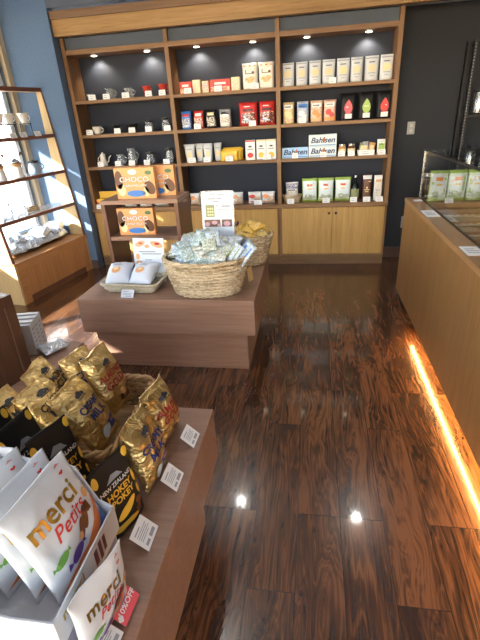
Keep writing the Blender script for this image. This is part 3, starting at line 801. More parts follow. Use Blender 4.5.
# ---- generic package builders for the far shelves
def carton(name, label, cat, x, y, z, w, h, d, mat, decs=(), rz=0.0, group=None, top=None):
    t = thing(name, label, cat, (x, y, z), rz, group)
    b = B(); b.box(-w / 2, w / 2, -d / 2, d / 2, 0, h)
    obj('box', b, mat, t, bevel=.0012)
    for nm, polys, m in decs:
        if nm.endswith('_print') and not isinstance(polys, bmesh.types.BMesh):
            decal_each(nm, polys, planar(-d / 2), m, t); continue
        bm = polys if isinstance(polys, bmesh.types.BMesh) else poly2(polys)
        decal(nm, bm, planar(-d / 2), m, t)
    return t
def sack(name, label, cat, x, y, z, w, h, d, mat, decs=(), kind='pouch', rz=0.0, group=None, seed=0, cr=.002, nu=8, nv=10, lean=0.0, eps=.0022):
    t = thing(name, label, cat, (x, y, z), 0, group, rot=(-lean, 0, rz))
    g = Bag(w, h, d, kind, seed, cr)
    g.body('bag', mat, t, nu, nv)
    for nm, polys, m in decs:
        bm = polys if isinstance(polys, bmesh.types.BMesh) else poly2(polys)
        bmesh.ops.triangulate(bm, faces=bm.faces[:])
        cut_grid(bm, .03)
        decal(nm, bm, g.surf(), m, t, eps=eps)
    return t
ORD = ['first', 'second', 'third', 'fourth', 'fifth', 'sixth', 'seventh', 'eighth']

# right bay, top shelf: eight white bags
M_pcream = plain('pale_cream_print', (.72, .64, .42), .5)
cols = [M_pcream] * 4 + [M_cream, M_pcream, M_pcream, M_cream]
for i, (x, w) in enumerate(((-.239, .112), (-.110, .107), (.015, .110), (.140, .116), (.270, .116), (.393, .108), (.527, .122), (.659, .116))):
    decs = [('seal_strip', [rect(-w * .46, .181, w * .46, .190)], M_grey), ('brand_mark', [rect(-w * .22, .150, w * .22, .157)], M_ink),
            ('round_picture', [ell(0, .105, w * .33, .034)], cols[i]), ('caption', [rect(-w * .28, .062, w * .28, .068), rect(-w * .16, .040, w * .16, .045)], M_grey)]
    sack('snack_bag', 'white stand-up bag on the right bay\'s top shelf, %s of eight from the left' % ORD[i], 'snack bag', x, SHY, Z1, w, .198 + .001 * i, .055,
         M_paper, decs, 'pouch', group='white bags on the top shelf of the right bay', seed=i)
shelf_tag(.175, Z1, 'white price tag before the fourth white bag on the top shelf', .066)
# right bay, second shelf
Y_, W_, O_, K_ = (.75, .50, .12), (.75, .72, .64), (.62, .24, .08), (.16, .10, .06)
spec = [(-.236, .112, mottle('yellow_artwork', [Y_, W_, (.50, .42, .12), Y_]), M_cream, mottle('biscuit_artwork', [W_, O_, Y_, W_])), (-.098, .118, mottle('blue_artwork', [(.20, .34, .66), W_, (.12, .20, .50), (.45, .55, .75)]), M_white, mottle('peach_artwork', [W_, (.75, .45, .30), W_])),
        (.034, .120, mottle('cream_artwork', [W_, (.70, .55, .38), W_, O_]), M_orange, M_peach), (.161, .122, mottle('peach_red_artwork', [(.78, .50, .36), W_, (.62, .14, .08), (.78, .50, .36)]), M_red, M_orange)]
nm4 = ['yellow and cream', 'pale blue and white', 'cream and orange', 'peach and red']
for i, (x, w, m, m2, m3) in enumerate(spec):
    decs = [('name_band', [rect(-w * .38, .132, w * .38, .165)], M_white if i != 1 else M_blue), ('brand_mark', [rect(-w * .30, .142, w * .22, .152)], M_ink if i != 3 else M_olive),
            ('picture', [ell(-w * .1, .085, w * .25, .026), ell(w * .15, .060, w * .20, .022)], m2), ('footer', [rect(-w * .44, .012, w * .44, .040)], m3)]
    sack('cookie_bag', '%s cookie pouch on the second shelf of the right bay' % nm4[i], 'snack bag', x, SHY, Z2, w, .19, .05, m, decs, 'brick', group='cookie pouches on the second shelf', seed=20 + i)
for i, (x, m, nm) in enumerate(((.332, M_pink, 'pink'), (.499, M_green, 'green'), (.664, M_red, 'red'))):
    decs = [('leaf_emblem', [leaf(.002, .118, .095, .125)], m), ('leaf_highlight', [rect(-.020, .112, .022, .119)], M_white), ('label', [rect(-.030, .016, .038, .058)], M_white)]
    sack('coffee_bag', 'black standing bag with big %s leaf emblem' % nm, 'coffee bag', x, SHY, Z2, .152, .236, .06, M_blackbag, decs, 'brick', group='black bags with leaf emblems', seed=30 + i, cr=.001)
shelf_tag(-.10, Z2, 'white price tag before the pale blue cookie pouch', .066)
# right bay, third shelf: blue and white biscuit boxes with script name
def biscuit(x, z, mat, label, w=.272, h=.098):
    decs = [('lettering', text2('Bahlsen', .070, 0, .054, bold=.022, shear=.28, sx=1.10), M_navyink), ('emblem', [ell(.012, .060, .012, .022)], M_orange), ('trim_line', [rect(-w * .47, .008, w * .47, .014)], M_blue)]
    return carton('biscuit_box', label, 'biscuit box', x, SHY, z, w, h, .075, mat, decs, group='biscuit boxes with blue script')
biscuit(-.172, Z3, M_ltblue, 'light blue biscuit box with dark script beside the stacked pair', .260)
biscuit(.100, Z3, M_sky, 'lower white-blue biscuit box of the stacked pair')
biscuit(.100, Z3 + .1, M_sky, 'upper white-blue biscuit box of the stacked pair', h=.108)
for x, nm, m in ((.293, 'left', M_almond), (.383, 'right', M_choc)):
    t = thing('spread_jar', '%s small glass jar with silver lid on the third shelf of the right bay' % nm, 'jar', (x, SHY, Z3))
    b = B(); b.lathe([(.034, 0), (.037, .006), (.037, .078), (.030, .090)], seg=20); obj('body', b, m, t, smooth=True)
    b = B(); b.lathe([(.033, .0905), (.034, .108), (.03, .110)], seg=20); obj('lid', b, M_steel, t)
    b = B(); b.lathe([(.0375, .03), (.0378, .031), (.0378, .065), (.0375, .066)], seg=20); obj('paper_label', b, M_cream, t)
t = thing('snack_tray', 'low white tray of small packets near the right end of the third shelf', 'tray', (.524, SHY, Z3))
b = B(); b.box(-.080, .080, -.04, .04, 0, .006).box(-.080, .080, -.04, -.036, .006, .045).box(-.080, .080, .036, .04, .006, .045).box(-.080, -.076, -.036, .036, .006, .045).box(.076, .080, -.036, .036, .006, .045)
obj('tray', b, M_white, t)
for i, (dx, a) in enumerate(((-.045, .3), (0, -.1), (.045, .35))):
    q = sack('small_packet', '%s small grey-brown packet standing in the white tray' % ['left', 'middle', 'right'][i], 'packet', .524 + dx, SHY + .008, Z3 + .0065, .062, .105 + .01 * (i % 2), .02,
             [M_olive, M_grey, M_almond][i], [('label', [rect(-.018, .04, .018, .08)], M_cream)], 'pillow', group='small packets in the white tray', seed=40 + i, nu=6, nv=6)
    q.rotation_euler = (0, a * .5, 0)
sack('tea_packet', 'pale green and white packet at the right end of the third shelf', 'packet', .668, SHY, Z3, .082, .138, .045, M_white,
     [('green_panel', [rect(-.030, .045, .030, .115)], M_green), ('brand_mark', [rect(-.02, .088, .02, .096)], M_dkgreen)], 'brick', seed=50, cr=.001)
for x, z, w, lab in ((-.170, Z3, .058, 'white price tag before the light blue biscuit box'), (.110, Z3, .058, 'white price tag before the stacked biscuit boxes'),
        (.285, Z3, .066, 'white price tag before the left small jar'), (.380, Z3, .066, 'white price tag before the right small jar'),
        (.524, Z3, .150, 'long white price tag before the tray of small packets'), (.670, Z3, .066, 'white price tag before the pale green packet')):
    shelf_tag(x, z, lab, w)
# right bay, ledge: basket with packets, three green chip bags, bottle, two narrow cartons
t = thing('small_basket', 'small open wicker basket with a purple packet, left end of the right ledge', 'basket', (-.206, SHY - .01, Z4))
b = B()
for k in range(6):
    r = .078 + k * .0045; pts = [((r + .003 * (-1) ** (j + k)) * math.cos(2 * PI * j / 36), (r * .55 + .003 * (-1) ** (j + k)) * math.sin(2 * PI * j / 36), .008 + k * .014) for j in range(36)]
    b.tube(pts, .0065, 5, closed=True)
obj('weave', b, M_wick, t, smooth=True)
b = B(); b.lathe([(.07, 0), (.075, .006)], seg=24, sy=.55); obj('base', b, M_wick, t)
sack('candy_packet', 'purple and white packet standing in the small wicker basket', 'packet', -.206, SHY - .005, Z4 + .0065, .135, .20, .045, M_white,
     [('purple_top', [rect(-.064, .135, .064, .188)], mottle('purple_artwork', [(.05, .04, .14), (.12, .10, .28), (.5, .5, .55)], 60)), ('picture', [rect(-.055, .03, .055, .12)], mottle('nut_artwork', [W_, (.60, .48, .25), (.45, .45, .55), W_], 60)), ('brand_mark', [rect(-.04, .118, .035, .128)], M_navyink)], 'pillow', seed=60)
def chips(x, y, z, label, w=.166, h=.240, group='green and blue chip bags on the ledge', s=0):
    decs = [('blue_panel', [rect(-w * .44, .026, w * .44, .212)], plain('white_blue_film', (.74, .82, .84), .35)), ('brand_mark', [rect(-.030, .158, .030, .182)], M_orange), ('brand_name', [rect(-.022, .164, .022, .176)], M_red),
            ('caption', [rect(-.020, .128, .024, .140)], M_yel), ('picture', [ell(-.020, .064, .034, .020), ell(.030, .056, .030, .018), rect(-w * .42, .028, w * .42, .052)], mottle('landscape_artwork', [(.20, .30, .12), (.55, .60, .45), (.10, .16, .10), (.70, .72, .60)], 60))]
    return sack('chip_bag', label, 'chip bag', x, y, z, w, h, .06, M_green, decs, 'pillow', group=group, seed=70 + s, cr=.003, nu=10, nv=12)
for i, x in enumerate((-.020, .146, .318)):
    chips(x, SHY, Z4, '%s of the three green chip bags on the right bay\'s ledge' % ['leftmost', 'middle', 'rightmost'][i], s=i)
t = thing('syrup_bottle', 'dark glass bottle with green label on the ledge of the right bay', 'bottle', (.443, SHY, Z4))
b = B(); b.lathe([(.038, 0), (.040, .008), (.040, .125), (.030, .160), (.014, .185), (.013, .228)], seg=24); obj('body', b, M_bottle, t, smooth=True)
b = B(); b.lathe([(.0160, .2285), (.016, .252), (.012, .254)], seg=16); obj('cap', b, M_steel, t)
b = B(); b.lathe([(.0405, .035), (.041, .036), (.041, .118), (.0405, .119)], seg=24); obj('label', b, M_olive, t)
sack('coffee_bag', 'narrow dark brown block bag with white top on the ledge', 'coffee bag', .557, SHY, Z4, .094, .258, .065, M_choc,
     [('white_top', [rect(-.043, .212, .043, .246)], M_white), ('brand_mark', [rect(-.028, .106, .028, .113), rect(-.018, .088, .018, .094), ell(0, .130, .010, .010)], M_cream), ('logo', [rect(.012, .188, .034, .194)], M_cream)], 'brick', seed=80, cr=.001)
sack('coffee_bag', 'narrow white and beige block bag at the right end of the ledge', 'coffee bag', .667, SHY, Z4, .084, .246, .06, M_white,
     [('pattern_panel', [rect(-.038, .030, .038, .185)], mottle('beige_artwork', [(.80, .78, .72), (.62, .55, .45), (.80, .78, .72)], 90)), ('brand_mark', [rect(-.028, .185, .028, .205)], M_almond), ('caption', [rect(-.026, .10, .026, .108), rect(-.02, .08, .02, .086)], M_grey)], 'brick', seed=81, cr=.001)
for x, w, lab in ((-.215, .070, 'white price tag before the small wicker basket'), (.150, .076, 'white price tag before the middle green chip bag'), (.425, .070, 'white price tag before the dark glass bottle'),
               (.555, .070, 'cream price tag before the dark brown block bag'), (.680, .070, 'white price tag before the white and beige block bag')):
    shelf_tag(x, Z4, lab, w, y=4.612)

# middle bay, top shelf
W2_ = (.80, .70, .50)
def redbox(x, w, h, label, m2=M_cream, seed=0):
    decs = [('brand_mark', [rect(-w * .28, h * .58, w * .28, h * .76)], M_white), ('cookie_panel', [rect(-w * .46, h * .05, w * .46, h * .42)], mottle('cookie_artwork', [(.62, .05, .04), W2_, (.60, .30, .12), (.62, .05, .04)], 60))]
    return carton('cookie_carton', label, 'cookie box', x, SHY, Z1, w, h, .07, M_red, decs, group='red cookie cartons')
redbox(-1.245, .115, .105, 'red cookie carton at the left end of the middle bay\'s top shelf')
carton('wafer_box', 'cream wafer box between the red cartons on the top shelf', 'cookie box', -1.135, SHY, Z1, .075, .115, .06, M_cream, [('print', [rect(-.034, .01, .034, .105)], mottle('wafer_artwork', [(.80, .72, .55), (.75, .45, .30), (.80, .72, .55)], 60))])
carton('wafer_box', 'pink and cream wafer box beside the long red carton', 'cookie box', -1.045, SHY, Z1, .062, .100, .06, M_cream, [('print', [rect(-.028, .01, .028, .09)], mottle('pink_artwork', [(.80, .72, .55), (.65, .12, .20), (.80, .60, .55)], 60))])
redbox(-.895, .200, .105, 'long red cookie carton in the middle bay\'s top shelf')
carton('wafer_box', 'cream and pink wafer box at the right of the long red carton', 'cookie box', -.745, SHY, Z1, .080, .115, .06, M_cream, [('print', [rect(-.036, .01, .036, .10)], mottle('wafer_artwork', [(.80, .72, .55), (.75, .45, .30), (.80, .72, .55)], 60))])
for i, x in enumerate((-.602, -.444)):
    sack('rice_cracker_bag', 'large white bag with orange cracker picture, %s one of the pair' % ['left', 'right'][i], 'snack bag', x, SHY, Z1, .152, .222, .06, plain('warm_white_film', (.80, .77, .70), .45),
         [('picture', [ell(-.022, .085, .030, .018), ell(.022, .092, .030, .018), ell(0, .070, .036, .016)], mottle('cracker_artwork', [(.75, .35, .12), (.60, .22, .06), (.80, .55, .30)], 80)), ('brand_script', [rect(-.045, .135, -.037, .165), rect(-.045, .130, .045, .136), rect(.02, .136, .045, .150)], M_choc),
          ('corner_marks', [rect(-.060, .192, -.040, .202), rect(-.008, .190, .012, .204), rect(.038, .192, .058, .202)], M_orange)], 'brick', group='white bags with orange crackers', seed=90 + i)
for x, lab in ((-1.215, 'white price tag before the left red carton'), (-.910, 'white price tag before the long red carton'), (-.552, 'white price tag between the pair of large white cracker bags')):
    shelf_tag(x, Z1, lab, .074)
# middle bay, second shelf
for x, w, m, m2, m3, lab in ((-1.273, .108, M_blue, M_white, M_red, 'bright blue block bag'), (-1.143, .104, M_red, M_cream, M_white, 'red and orange block bag'),
        (-1.014, .108, M_black, M_red, M_cream, 'black block bag with red print'), (-.868, .125, plain('silver_film', (.45, .45, .46), .3, .5), M_black, M_black, 'silver and black block bag')):
    sack('coffee_bag', lab + ' on the middle bay\'s second shelf', 'coffee bag', x, SHY, Z2, w, .168, .06, m,
         [('art_panel', [rect(-w * .42, .020, w * .42, .105)], mottle('coffee_artwork_%d' % int(-x * 100), [tuple(m.node_tree.nodes['Principled BSDF'].inputs[0].default_value)[:3], W_, K_, tuple(m.node_tree.nodes['Principled BSDF'].inputs[0].default_value)[:3]], 55)), ('brand_mark', [rect(-w * .32, .118, w * .32, .142)], m3), ('caption', [rect(-w * .3, .028, w * .3, .036)], M_white)], 'brick', group='block coffee bags on the second shelf', seed=int(x * -100), cr=.0012)
for i, (x, w) in enumerate(((-.635, .190), (-.448, .160))):
    sack('snack_bag', 'big red snack bag with blue patch, %s one on the second shelf' % ['left', 'right'][i], 'snack bag', x, SHY + .01 * i, Z2, w, .213, .07, M_red,
         [('art_panel', [rect(-.070, .02, .070, .12)], mottle('red_bag_artwork', [(.55, .03, .03), (.10, .02, .02), (.55, .03, .03), W_], 40)), ('blue_patch', [rect(-.045, .040, .030, .100)], mottle('blue_patch_artwork', [(.05, .22, .62), (.25, .45, .75), (.75, .8, .85)], 60)), ('cookie_picture', [ell(.048, .075, .028, .040)], M_choc), ('brand_mark', [rect(-.05, .130, .05, .155)], M_maroon), ('white_print', [rect(-.030, .060, .005, .070), rect(-.04, .170, .02, .178)], M_white)],
         'pillow', group='big red snack bags', seed=100 + i, cr=.003)
for x, lab in ((-1.150, 'white price tag before the red and orange block bag'), (-.590, 'white price tag before the left big red snack bag')):
    shelf_tag(x, Z2, lab, .070)
# middle bay, third shelf
for i, (x, w) in enumerate(((-1.273, .125), (-1.174, .090), (-1.076, .110), (-.979, .090))):
    t = sack('filter_packet', 'white flared packet on the middle bay\'s third shelf, %s of four' % ORD[i], 'packet', x, SHY + (.035 if i % 2 else 0), Z3, w, .178, .03, M_paper,
             [('window', [ell(.0, .075, w * .22, .035)], M_cream), ('brand_mark', [rect(-w * .25, .125, w * .25, .133)], M_grey)], 'brick', group='white flared packets', seed=110 + i)
    for c in t.children:
        for v in c.data.vertices: v.co.x *= .72 + .28 * v.co.z / .178 * 1.15
for i in range(5):
    sack('yellow_packet', 'yellow flat packet in the leaning row on the third shelf, %s from the front' % ORD[i], 'packet', -.825 + (-.018, .012, -.006, .02, 0)[i], SHY - .045 + i * .021, Z3, .200, .098 + .007 * i, .016, M_yel,
         [('print', [rect(-.06, .040, .06, .052), rect(-.03, .060, .05, .068)], M_almond)], 'pillow', group='yellow flat packets', seed=120 + i, nu=6, nv=6)
for i, (x, m) in enumerate(((-.628, M_red), (-.515, M_yel), (-.413, M_yel))):
    carton('tea_box', 'white upright box with %s print on the third shelf' % ['red fruit', 'yellow fruit, left one,', 'yellow fruit, right one,'][i], 'tea box', x, SHY, Z3, .098, .188, .06, M_white,
           [('fruit_picture', [ell(0, .045, .030, .025)], m), ('top_band', [rect(-.047, .172, .047, .186)], M_red if i == 0 else M_cream), ('brand_mark', [rect(-.016, .120, .016, .135), rect(-.030, .100, .030, .106)], M_ink)], group='white upright tea boxes')
for x, w, lab in ((-1.240, .078, 'white price tag before the first flared packet'), (-1.080, .078, 'white price tag before the third flared packet'), (-.845, .078, 'white price tag before the yellow packets'), (-.452, .078, 'white price tag before the yellow-print tea boxes')):
    shelf_tag(x, Z3, lab, w)
# middle bay, ledge
def packet(x, z, w, h, label, m=M_white, m2=M_red, m3=M_peach, seed=0, y=SHY):
    return sack('cookie_packet', label, 'cookie packet', x, y, z, w, h, .06, m, [('red_swoosh', [ell(-w * .2, h * .62, w * .26, h * .16)], m2), ('cookie_picture', [rect(-w * .05, h * .12, w * .42, h * .62)], mottle('packet_artwork', [(.78, .76, .72), (.75, .45, .25), (.78, .76, .72), (.5, .3, .15)], 60)), ('trim_line', [rect(-w * .4, h * .12, w * .1, h * .2)], m2)], 'pillow', group='cookie packets on the middle ledge', seed=seed, cr=.003)
packet(-1.262, Z4, .115, .125, 'white and orange cookie packet on the ledge, left of the printed sign', m2=M_orange, seed=130)
packet(-.790, Z4, .125, .122, 'white cookie packet on the ledge just right of the sign', m2=M_peach, seed=131)
packet(-.600, Z4, .150, .120, 'white cookie packet with red swoosh, left of the pair on the ledge', seed=132)
packet(-.455, Z4, .145, .120, 'white cookie packet with orange cookies, right of the pair on the ledge', m2=M_orange, seed=133)
shelf_tag(-.560, Z4, 'white price tag before the pair of cookie packets', .085, y=4.612)
# left bay, ledge
t = carton('candy_carton', 'yellow and red candy carton on the ledge at the far left', 'candy box', -2.285, SHY - .01, Z4, .215, .10, .10, M_yel, [('red_print', [rect(-.10, .02, .10, .085)], mottle('yellow_red_artwork', [(.85, .52, .05), (.70, .05, .03), (.85, .52, .05)], 30))])
t.rotation_euler = (0, 0, .05)
b = B(); b.box(-.107, .107, .046, .05, .1005, .17); obj('raised_lid', b, M_yel, t)
sack('candy_packet', 'dark red packet by the window end of the ledge', 'packet', -2.382, SHY - .05, Z4, .05, .09, .03, M_red, [('print', [rect(-.015, .03, .015, .06)], M_maroon)], 'pillow', seed=140, nu=6, nv=6)
shelf_tag(-2.355, Z4, 'white price tag at the far left end of the ledge', .075, y=4.605)
for i, (x, w) in enumerate(((-2.02, .15), (-1.84, .15), (-1.655, .16))):
    packet(x, Z4, w, .13, 'pale packet on the left ledge seen through the walnut riser, %s of three' % ORD[i], m=M_paper, m2=M_sky, m3=M_cream, seed=150 + i)

# =================================================== middle table
TZ = .5205
# orange cookie cartons
def choco(x, y, z, label, w=.285, h=.200, d=.055, rz=0.0):
    decs = [('chocolate_print', [ell(-w * .40, h * .62, w * .10, h * .30), ell(w * .36, h * .35, w * .12, h * .24, rot=.5)], M_choc),
            ('cut_cake_print', [ell(-w * .36, h * .30, w * .10, h * .20), ell(w * .26, h * .22, w * .07, h * .15)], M_cream),
            ('blue_ribbon', [ell(.0, h * .17, w * .24, h * .11)], M_blue), ('logo_oval', [ell(-.01, h * .86, w * .11, h * .085)], M_white), ('green_badge', [ell(w * .36, h * .83, w * .085, h * .07)], M_dkgreen)]
    t = carton('cookie_box', label, 'cookie box', x, y, z, w, h, d, M_choco, decs, rz, group='orange chocolate marshmallow cookie boxes')
    b1 = text2('CHOCO', h * .23, -w * .01, h * .62, bold=.035, sx=1.2); decal('title_outline', b1, planar(-d / 2 - .0002), M_navyink, t)
    b1 = text2('CHOCO', h * .23, -w * .01, h * .62, bold=.005, sx=1.2); decal('title_lettering', b1, planar(-d / 2 - .0009), M_white, t)
    b1 = text2('MARSHMALLOW', h * .115, -w * .01, h * .42, bold=.02, sx=.95); decal('subtitle_outline', b1, planar(-d / 2 - .0002), M_navyink, t)
    b1 = text2('MARSHMALLOW', h * .115, -w * .01, h * .42, bold=.0, sx=.95); decal('subtitle_lettering', b1, planar(-d / 2 - .0009), M_white, t)
    return t
choco(-1.200, 2.945, 1.0555, 'orange chocolate cookie carton on top of the walnut riser, front one', h=.205)
choco(-1.090, 3.045, 1.0555, 'orange chocolate cookie carton half hidden behind the front one on the riser', h=.200)
choco(-1.235, 2.94, .8005, 'orange chocolate cookie carton on the shelf inside the walnut riser', h=.190, w=.270)

# wicker basket builder
def wicker(t, rx0, ry0, rx1, ry1, h, rows=13, stakes=34, mat=None, r=.0085, name='weave', rim=.014, sup=2.0):
    mat = mat or M_wick
    def P(a, f, off=0):
        rx = rx0 + (rx1 - rx0) * f ** .8 + off; ry = ry0 + (ry1 - ry0) * f ** .8 + off
        c, s = math.cos(a), math.sin(a)
        k = (abs(c) ** sup + abs(s) ** sup) ** (-1 / sup)
        return (rx * c * k, ry * s * k, f * h)
    b = B()
    for k in range(rows):
        f = (k + .5) / rows; n = stakes * 2; pts = []
        for j in range(n):
            a = 2 * PI * j / n
            off = r * .62 * math.cos(PI * j / 1.0 + k * PI) if j % 1 == 0 else 0
            pts.append(P(a, f, off))
        b.tube(pts, r * .62, 5, closed=True, ry=h / rows * .56)
    obj(name, b, mat, t, smooth=True)
    b = B()
    for j in range(stakes):
        a = 2 * PI * (j + .25) / stakes
        b.tube([P(a, f) for f in (0.0, .33, .66, 1.0)], r * .55, 5)
    obj('stakes', b, mat, t, smooth=True)
    b = B()
    for ph in (0, PI):
        pts = []
        n = 110
        for j in range(n):
            a = 2 * PI * j / n; q = a * stakes * .5 + ph
            p = P(a, 1.0, rim * .45 * math.cos(q)); pts.append((p[0], p[1], p[2] + rim * .45 * math.sin(q)))
        b.tube(pts, rim * .55, 6, closed=True)
    obj('braided_rim', b, mat, t, smooth=True)
    b = B(); pts = [P(2 * PI * j / 40, 0.02, -r) for j in range(40)]
    b.prism([(p[0], p[1]) for p in pts], .001, .008, 'z'); obj('base', b, mat, t)
    return P
t = thing('wicker_basket', 'large oval wicker basket heaped with small wrapped packets on the middle table', 'basket', (-.655, 2.545, TZ + .001), .03)
wicker(t, .205, .135, .268, .205, .235, rows=11, stakes=28, r=.011)
t = thing('wicker_basket', 'smaller wicker basket with yellow packets at the back corner of the middle table', 'basket', (-.475, 3.13, TZ + .001), 0)
wicker(t, .125, .105, .190, .150, .215, rows=10, stakes=24, r=.010)

# packets in the big basket
random.seed(5)
M_wrap = []
for nm, c, c2 in (('wrapper_blue_green', (.52, .64, .68), (.22, .30, .26)), ('wrapper_pale_blue', (.58, .68, .78), (.30, .36, .40)), ('wrapper_sage', (.56, .62, .56), (.24, .26, .14)), ('wrapper_cream', (.70, .72, .70), (.36, .36, .26))):
    M_wrap.append(mottle(nm, [c, c, c2, c, tuple(min(1, k * 1.25) for k in c)], 75, .3, (1, 1, 1)))
def wrapped(mat, label, w=.095, h=.115, seed=0, group='wrapped packets in the large wicker basket', name='wrapped_packet', dots=M_olive):
    t = thing(name, label, 'packet', (0, 0, 0), group=group)
    g = Bag(w, h, .022, 'pillow', seed, .004); g.body('wrapper', mat, t, 8, 8)
    rr = random.Random(seed); ps = []; ps2 = []
    for i in range(16):
        cx, cy = rr.uniform(-w * .38, w * .38), rr.uniform(h * .12, h * .88)
        (ps if i % 2 else ps2).append(ell(cx, cy, rr.uniform(.003, .010), rr.uniform(.002, .005), 7, rr.uniform(0, 3)))
    for side in (-1, 1):
        decal('motif_print', poly2(ps), g.surf(side), dots, t, eps=.0012)
        decal('fleck_print', poly2(ps2), g.surf(side), M_grey, t, eps=.0012)
    return t
protos = None
def scatter(n, cx, cy, z0, rx, ry, dome, make, labels, zt, tilt=.5):
    out = []; prot = []
    for i in range(n):
        k = i / n; rad = math.sqrt((i + .5) / n); a = i * 2.39996
        x = cx + rx * rad * math.cos(a); y = cy + ry * rad * math.sin(a)
        z = z0 + dome * (1 - rad ** 2) + random.uniform(-.006, .008)
        ti = PI / 2 - .25 + random.uniform(-tilt, tilt) * .55; rz = random.uniform(-PI, PI) if rad < .6 else a + PI / 2 + random.uniform(-.5, .5)
        loc = Vector((x, y, z)); rot = (-(PI / 2 - .35) + random.uniform(-.35, .35), random.uniform(-.3, .3), random.uniform(-.9, .9))
        if len(prot) < len(make): t = make[len(prot)](labels[i]); prot.append(t); t.location = loc; t.rotation_euler = rot
        else: t = dup(prot[i % len(prot)], loc, labels[i], rot=rot)
        out.append(t)
    return out
def where(i, n):
    rad = math.sqrt((i + .5) / n); a = math.degrees(i * 2.39996) % 360
    d = ['right', 'back right', 'back', 'back left', 'left', 'front left', 'front', 'front right'][int((a + 22.5) // 45) % 8]
    return d, rad
def pile_labels(n, what, basket):
    out = []; cnt = {}
    names = {}
    for i in range(n):
        d, rad = where(i, n); ring = 'top middle' if rad < .38 else ('upper' if rad < .72 else 'outer')
        key = 'topmost middle' if rad < .30 else '%s %s' % (ring, d)
        cnt[key] = cnt.get(key, 0) + 1
        q = ['', ' second', ' third', ' fourth'][cnt[key] - 1]
        out.append('%s on the %s heap, %s%s' % (what[i % len(what)], basket, key, q and ',' + q + ' one'))
    return out
N = 40
kinds = ['blue-green wrapped packet', 'pale blue wrapped packet', 'sage wrapped packet', 'cream wrapped packet']
labs = pile_labels(N, kinds, 'large wicker basket')
scatter(N, -.655, 2.555, .735, .215, .165, .095,
        [lambda l, i=i: wrapped(M_wrap[i], l, seed=200 + i) for i in range(4)], labs, 0)
# longer wrappers standing at the right rim of the basket
for i, (x, y, a) in enumerate(((-.455, 2.48, .5), (-.475, 2.56, .62), (-.50, 2.63, .7), (-.52, 2.46, .45), (-.545, 2.52, .55))):
    t = sack('stick_packet', '%s long blue and silver packet sticking out at the basket\'s right rim' % ORD[i], 'packet', x, y, .70, .085, .17, .012, [M_wrap[1], M_wrap[0], M_grey, M_wrap[1], M_wrap[3]][i],
             [('stripe', [rect(-.03, .02, -.018, .15), rect(.012, .02, .02, .15)], M_olive if i % 2 else M_blue)], 'pillow', group='long packets at the rim of the large basket', seed=240 + i, nu=6, nv=8)
    t.rotation_euler = (-.5, a, -.5)
# filling of the basket under the visible layer
b = B(); b.lathe([(.12, .53), (.20, .62), (.228, .725), (.10, .80)], cx=-.655, cy=2.55, seg=24, sy=.76); 
o = obj('packet_filling', b, M_wrap[0]); o['kind'] = 'stuff'; tag(o, 'blue-green packets filling the lower part of the large wicker basket', 'packets')

# yellow packets in the back basket
yl = pile_labels(14, ['yellow wrapped sweet packet'], 'rear wicker basket')
scatter(14, -.465, 3.12, .715, .125, .09, .06, [lambda l: wrapped(plain('golden_wrapper', (.80, .50, .09), .35), l, .10, .11, 260, 'yellow packets in the rear wicker basket', 'yellow_packet', M_choc),
        lambda l: wrapped(plain('lemon_wrapper', (.82, .62, .20), .35), l, .09, .10, 261, 'yellow packets in the rear wicker basket', 'yellow_packet', M_almond)], yl, 0)
b = B(); b.lathe([(.10, .53), (.14, .66), (.15, .70), (.05, .735)], cx=-.47, cy=3.125, seg=20, sy=.78)
o = obj('packet_filling', b, plain('golden_wrapper', (.80, .50, .09), .35)); o['kind'] = 'stuff'; tag(o, 'yellow packets filling the lower part of the rear wicker basket', 'packets')
t = sack('dark_packet', 'dark maroon packet leaning behind the sign beside the rear basket', 'packet', -.60, 3.14, .70, .15, .10, .03, M_maroon, [('print', [rect(-.03, .04, .03, .05)], M_red)], 'pillow', seed=270)
t.rotation_euler = (-.8, 0, .2)
t.location = (-.60, 3.12, .745)

# printed sign in a clear holder
t = thing('sign_holder', 'upright clear acrylic sign holder with a printed white sheet behind the large basket', 'sign', (-.622, 2.835, TZ + .235), 0, rot=(-.10, 0, .0))
b = B(); b.box(-.113, .113, .005, .008, .0, .345); obj('acrylic_sheet', b, M_acry, t)
b = B(); b.box(-.02, .02, .0035, .010, -.235, .12).box(-.06, .06, -.04, .06, -.240, -.236); obj('foot', b, M_acry, t)
b = B(); b.box(-.108, .108, .0005, .0045, .02, .342); obj('paper', b, plain('pale_blue_paper', (.66, .74, .86), .5), t)
F = planar(.0)
b = B(); 
decal('heading_lines', [rect(-.055, .318, -.01, .323), rect(0, .318, .05, .323), rect(-.062, .290, -.012, .298), rect(-.002, .290, .03, .298), rect(-.03, .274, .012, .281)], F, M_grey, t)
decal('body_lines', [rect(-.012, .245, .004, .252), rect(.028, .240, .085, .250), rect(.0, .222, .080, .226), rect(.0, .210, .075, .214), rect(.0, .198, .082, .202), rect(.0, .186, .06, .190)], F, M_grey, t)
decal('picture', [rect(-.082, .175, -.022, .255)], F, M_olive, t)
decal('picture_inlay', [ell(-.065 + .015 * i, .19 + .02 * j, .006, .007, 8) for i in range(3) for j in range(3)], planar(-.0008), M_cream, t)
decal_each('photo_strip', [rect(-.095, .110, .015, .158), rect(.025, .110, .095, .158)], F, M_choc, t)
decal_each('flower_print', [ell(-.075, .128, .018, .014, 12), ell(-.025, .138, .020, .013, 12), ell(.005, .120, .012, .010, 12), ell(.060, .130, .024, .018, 12)], planar(-.0012), plain('mauve_print', (.52, .30, .36), .5), t)

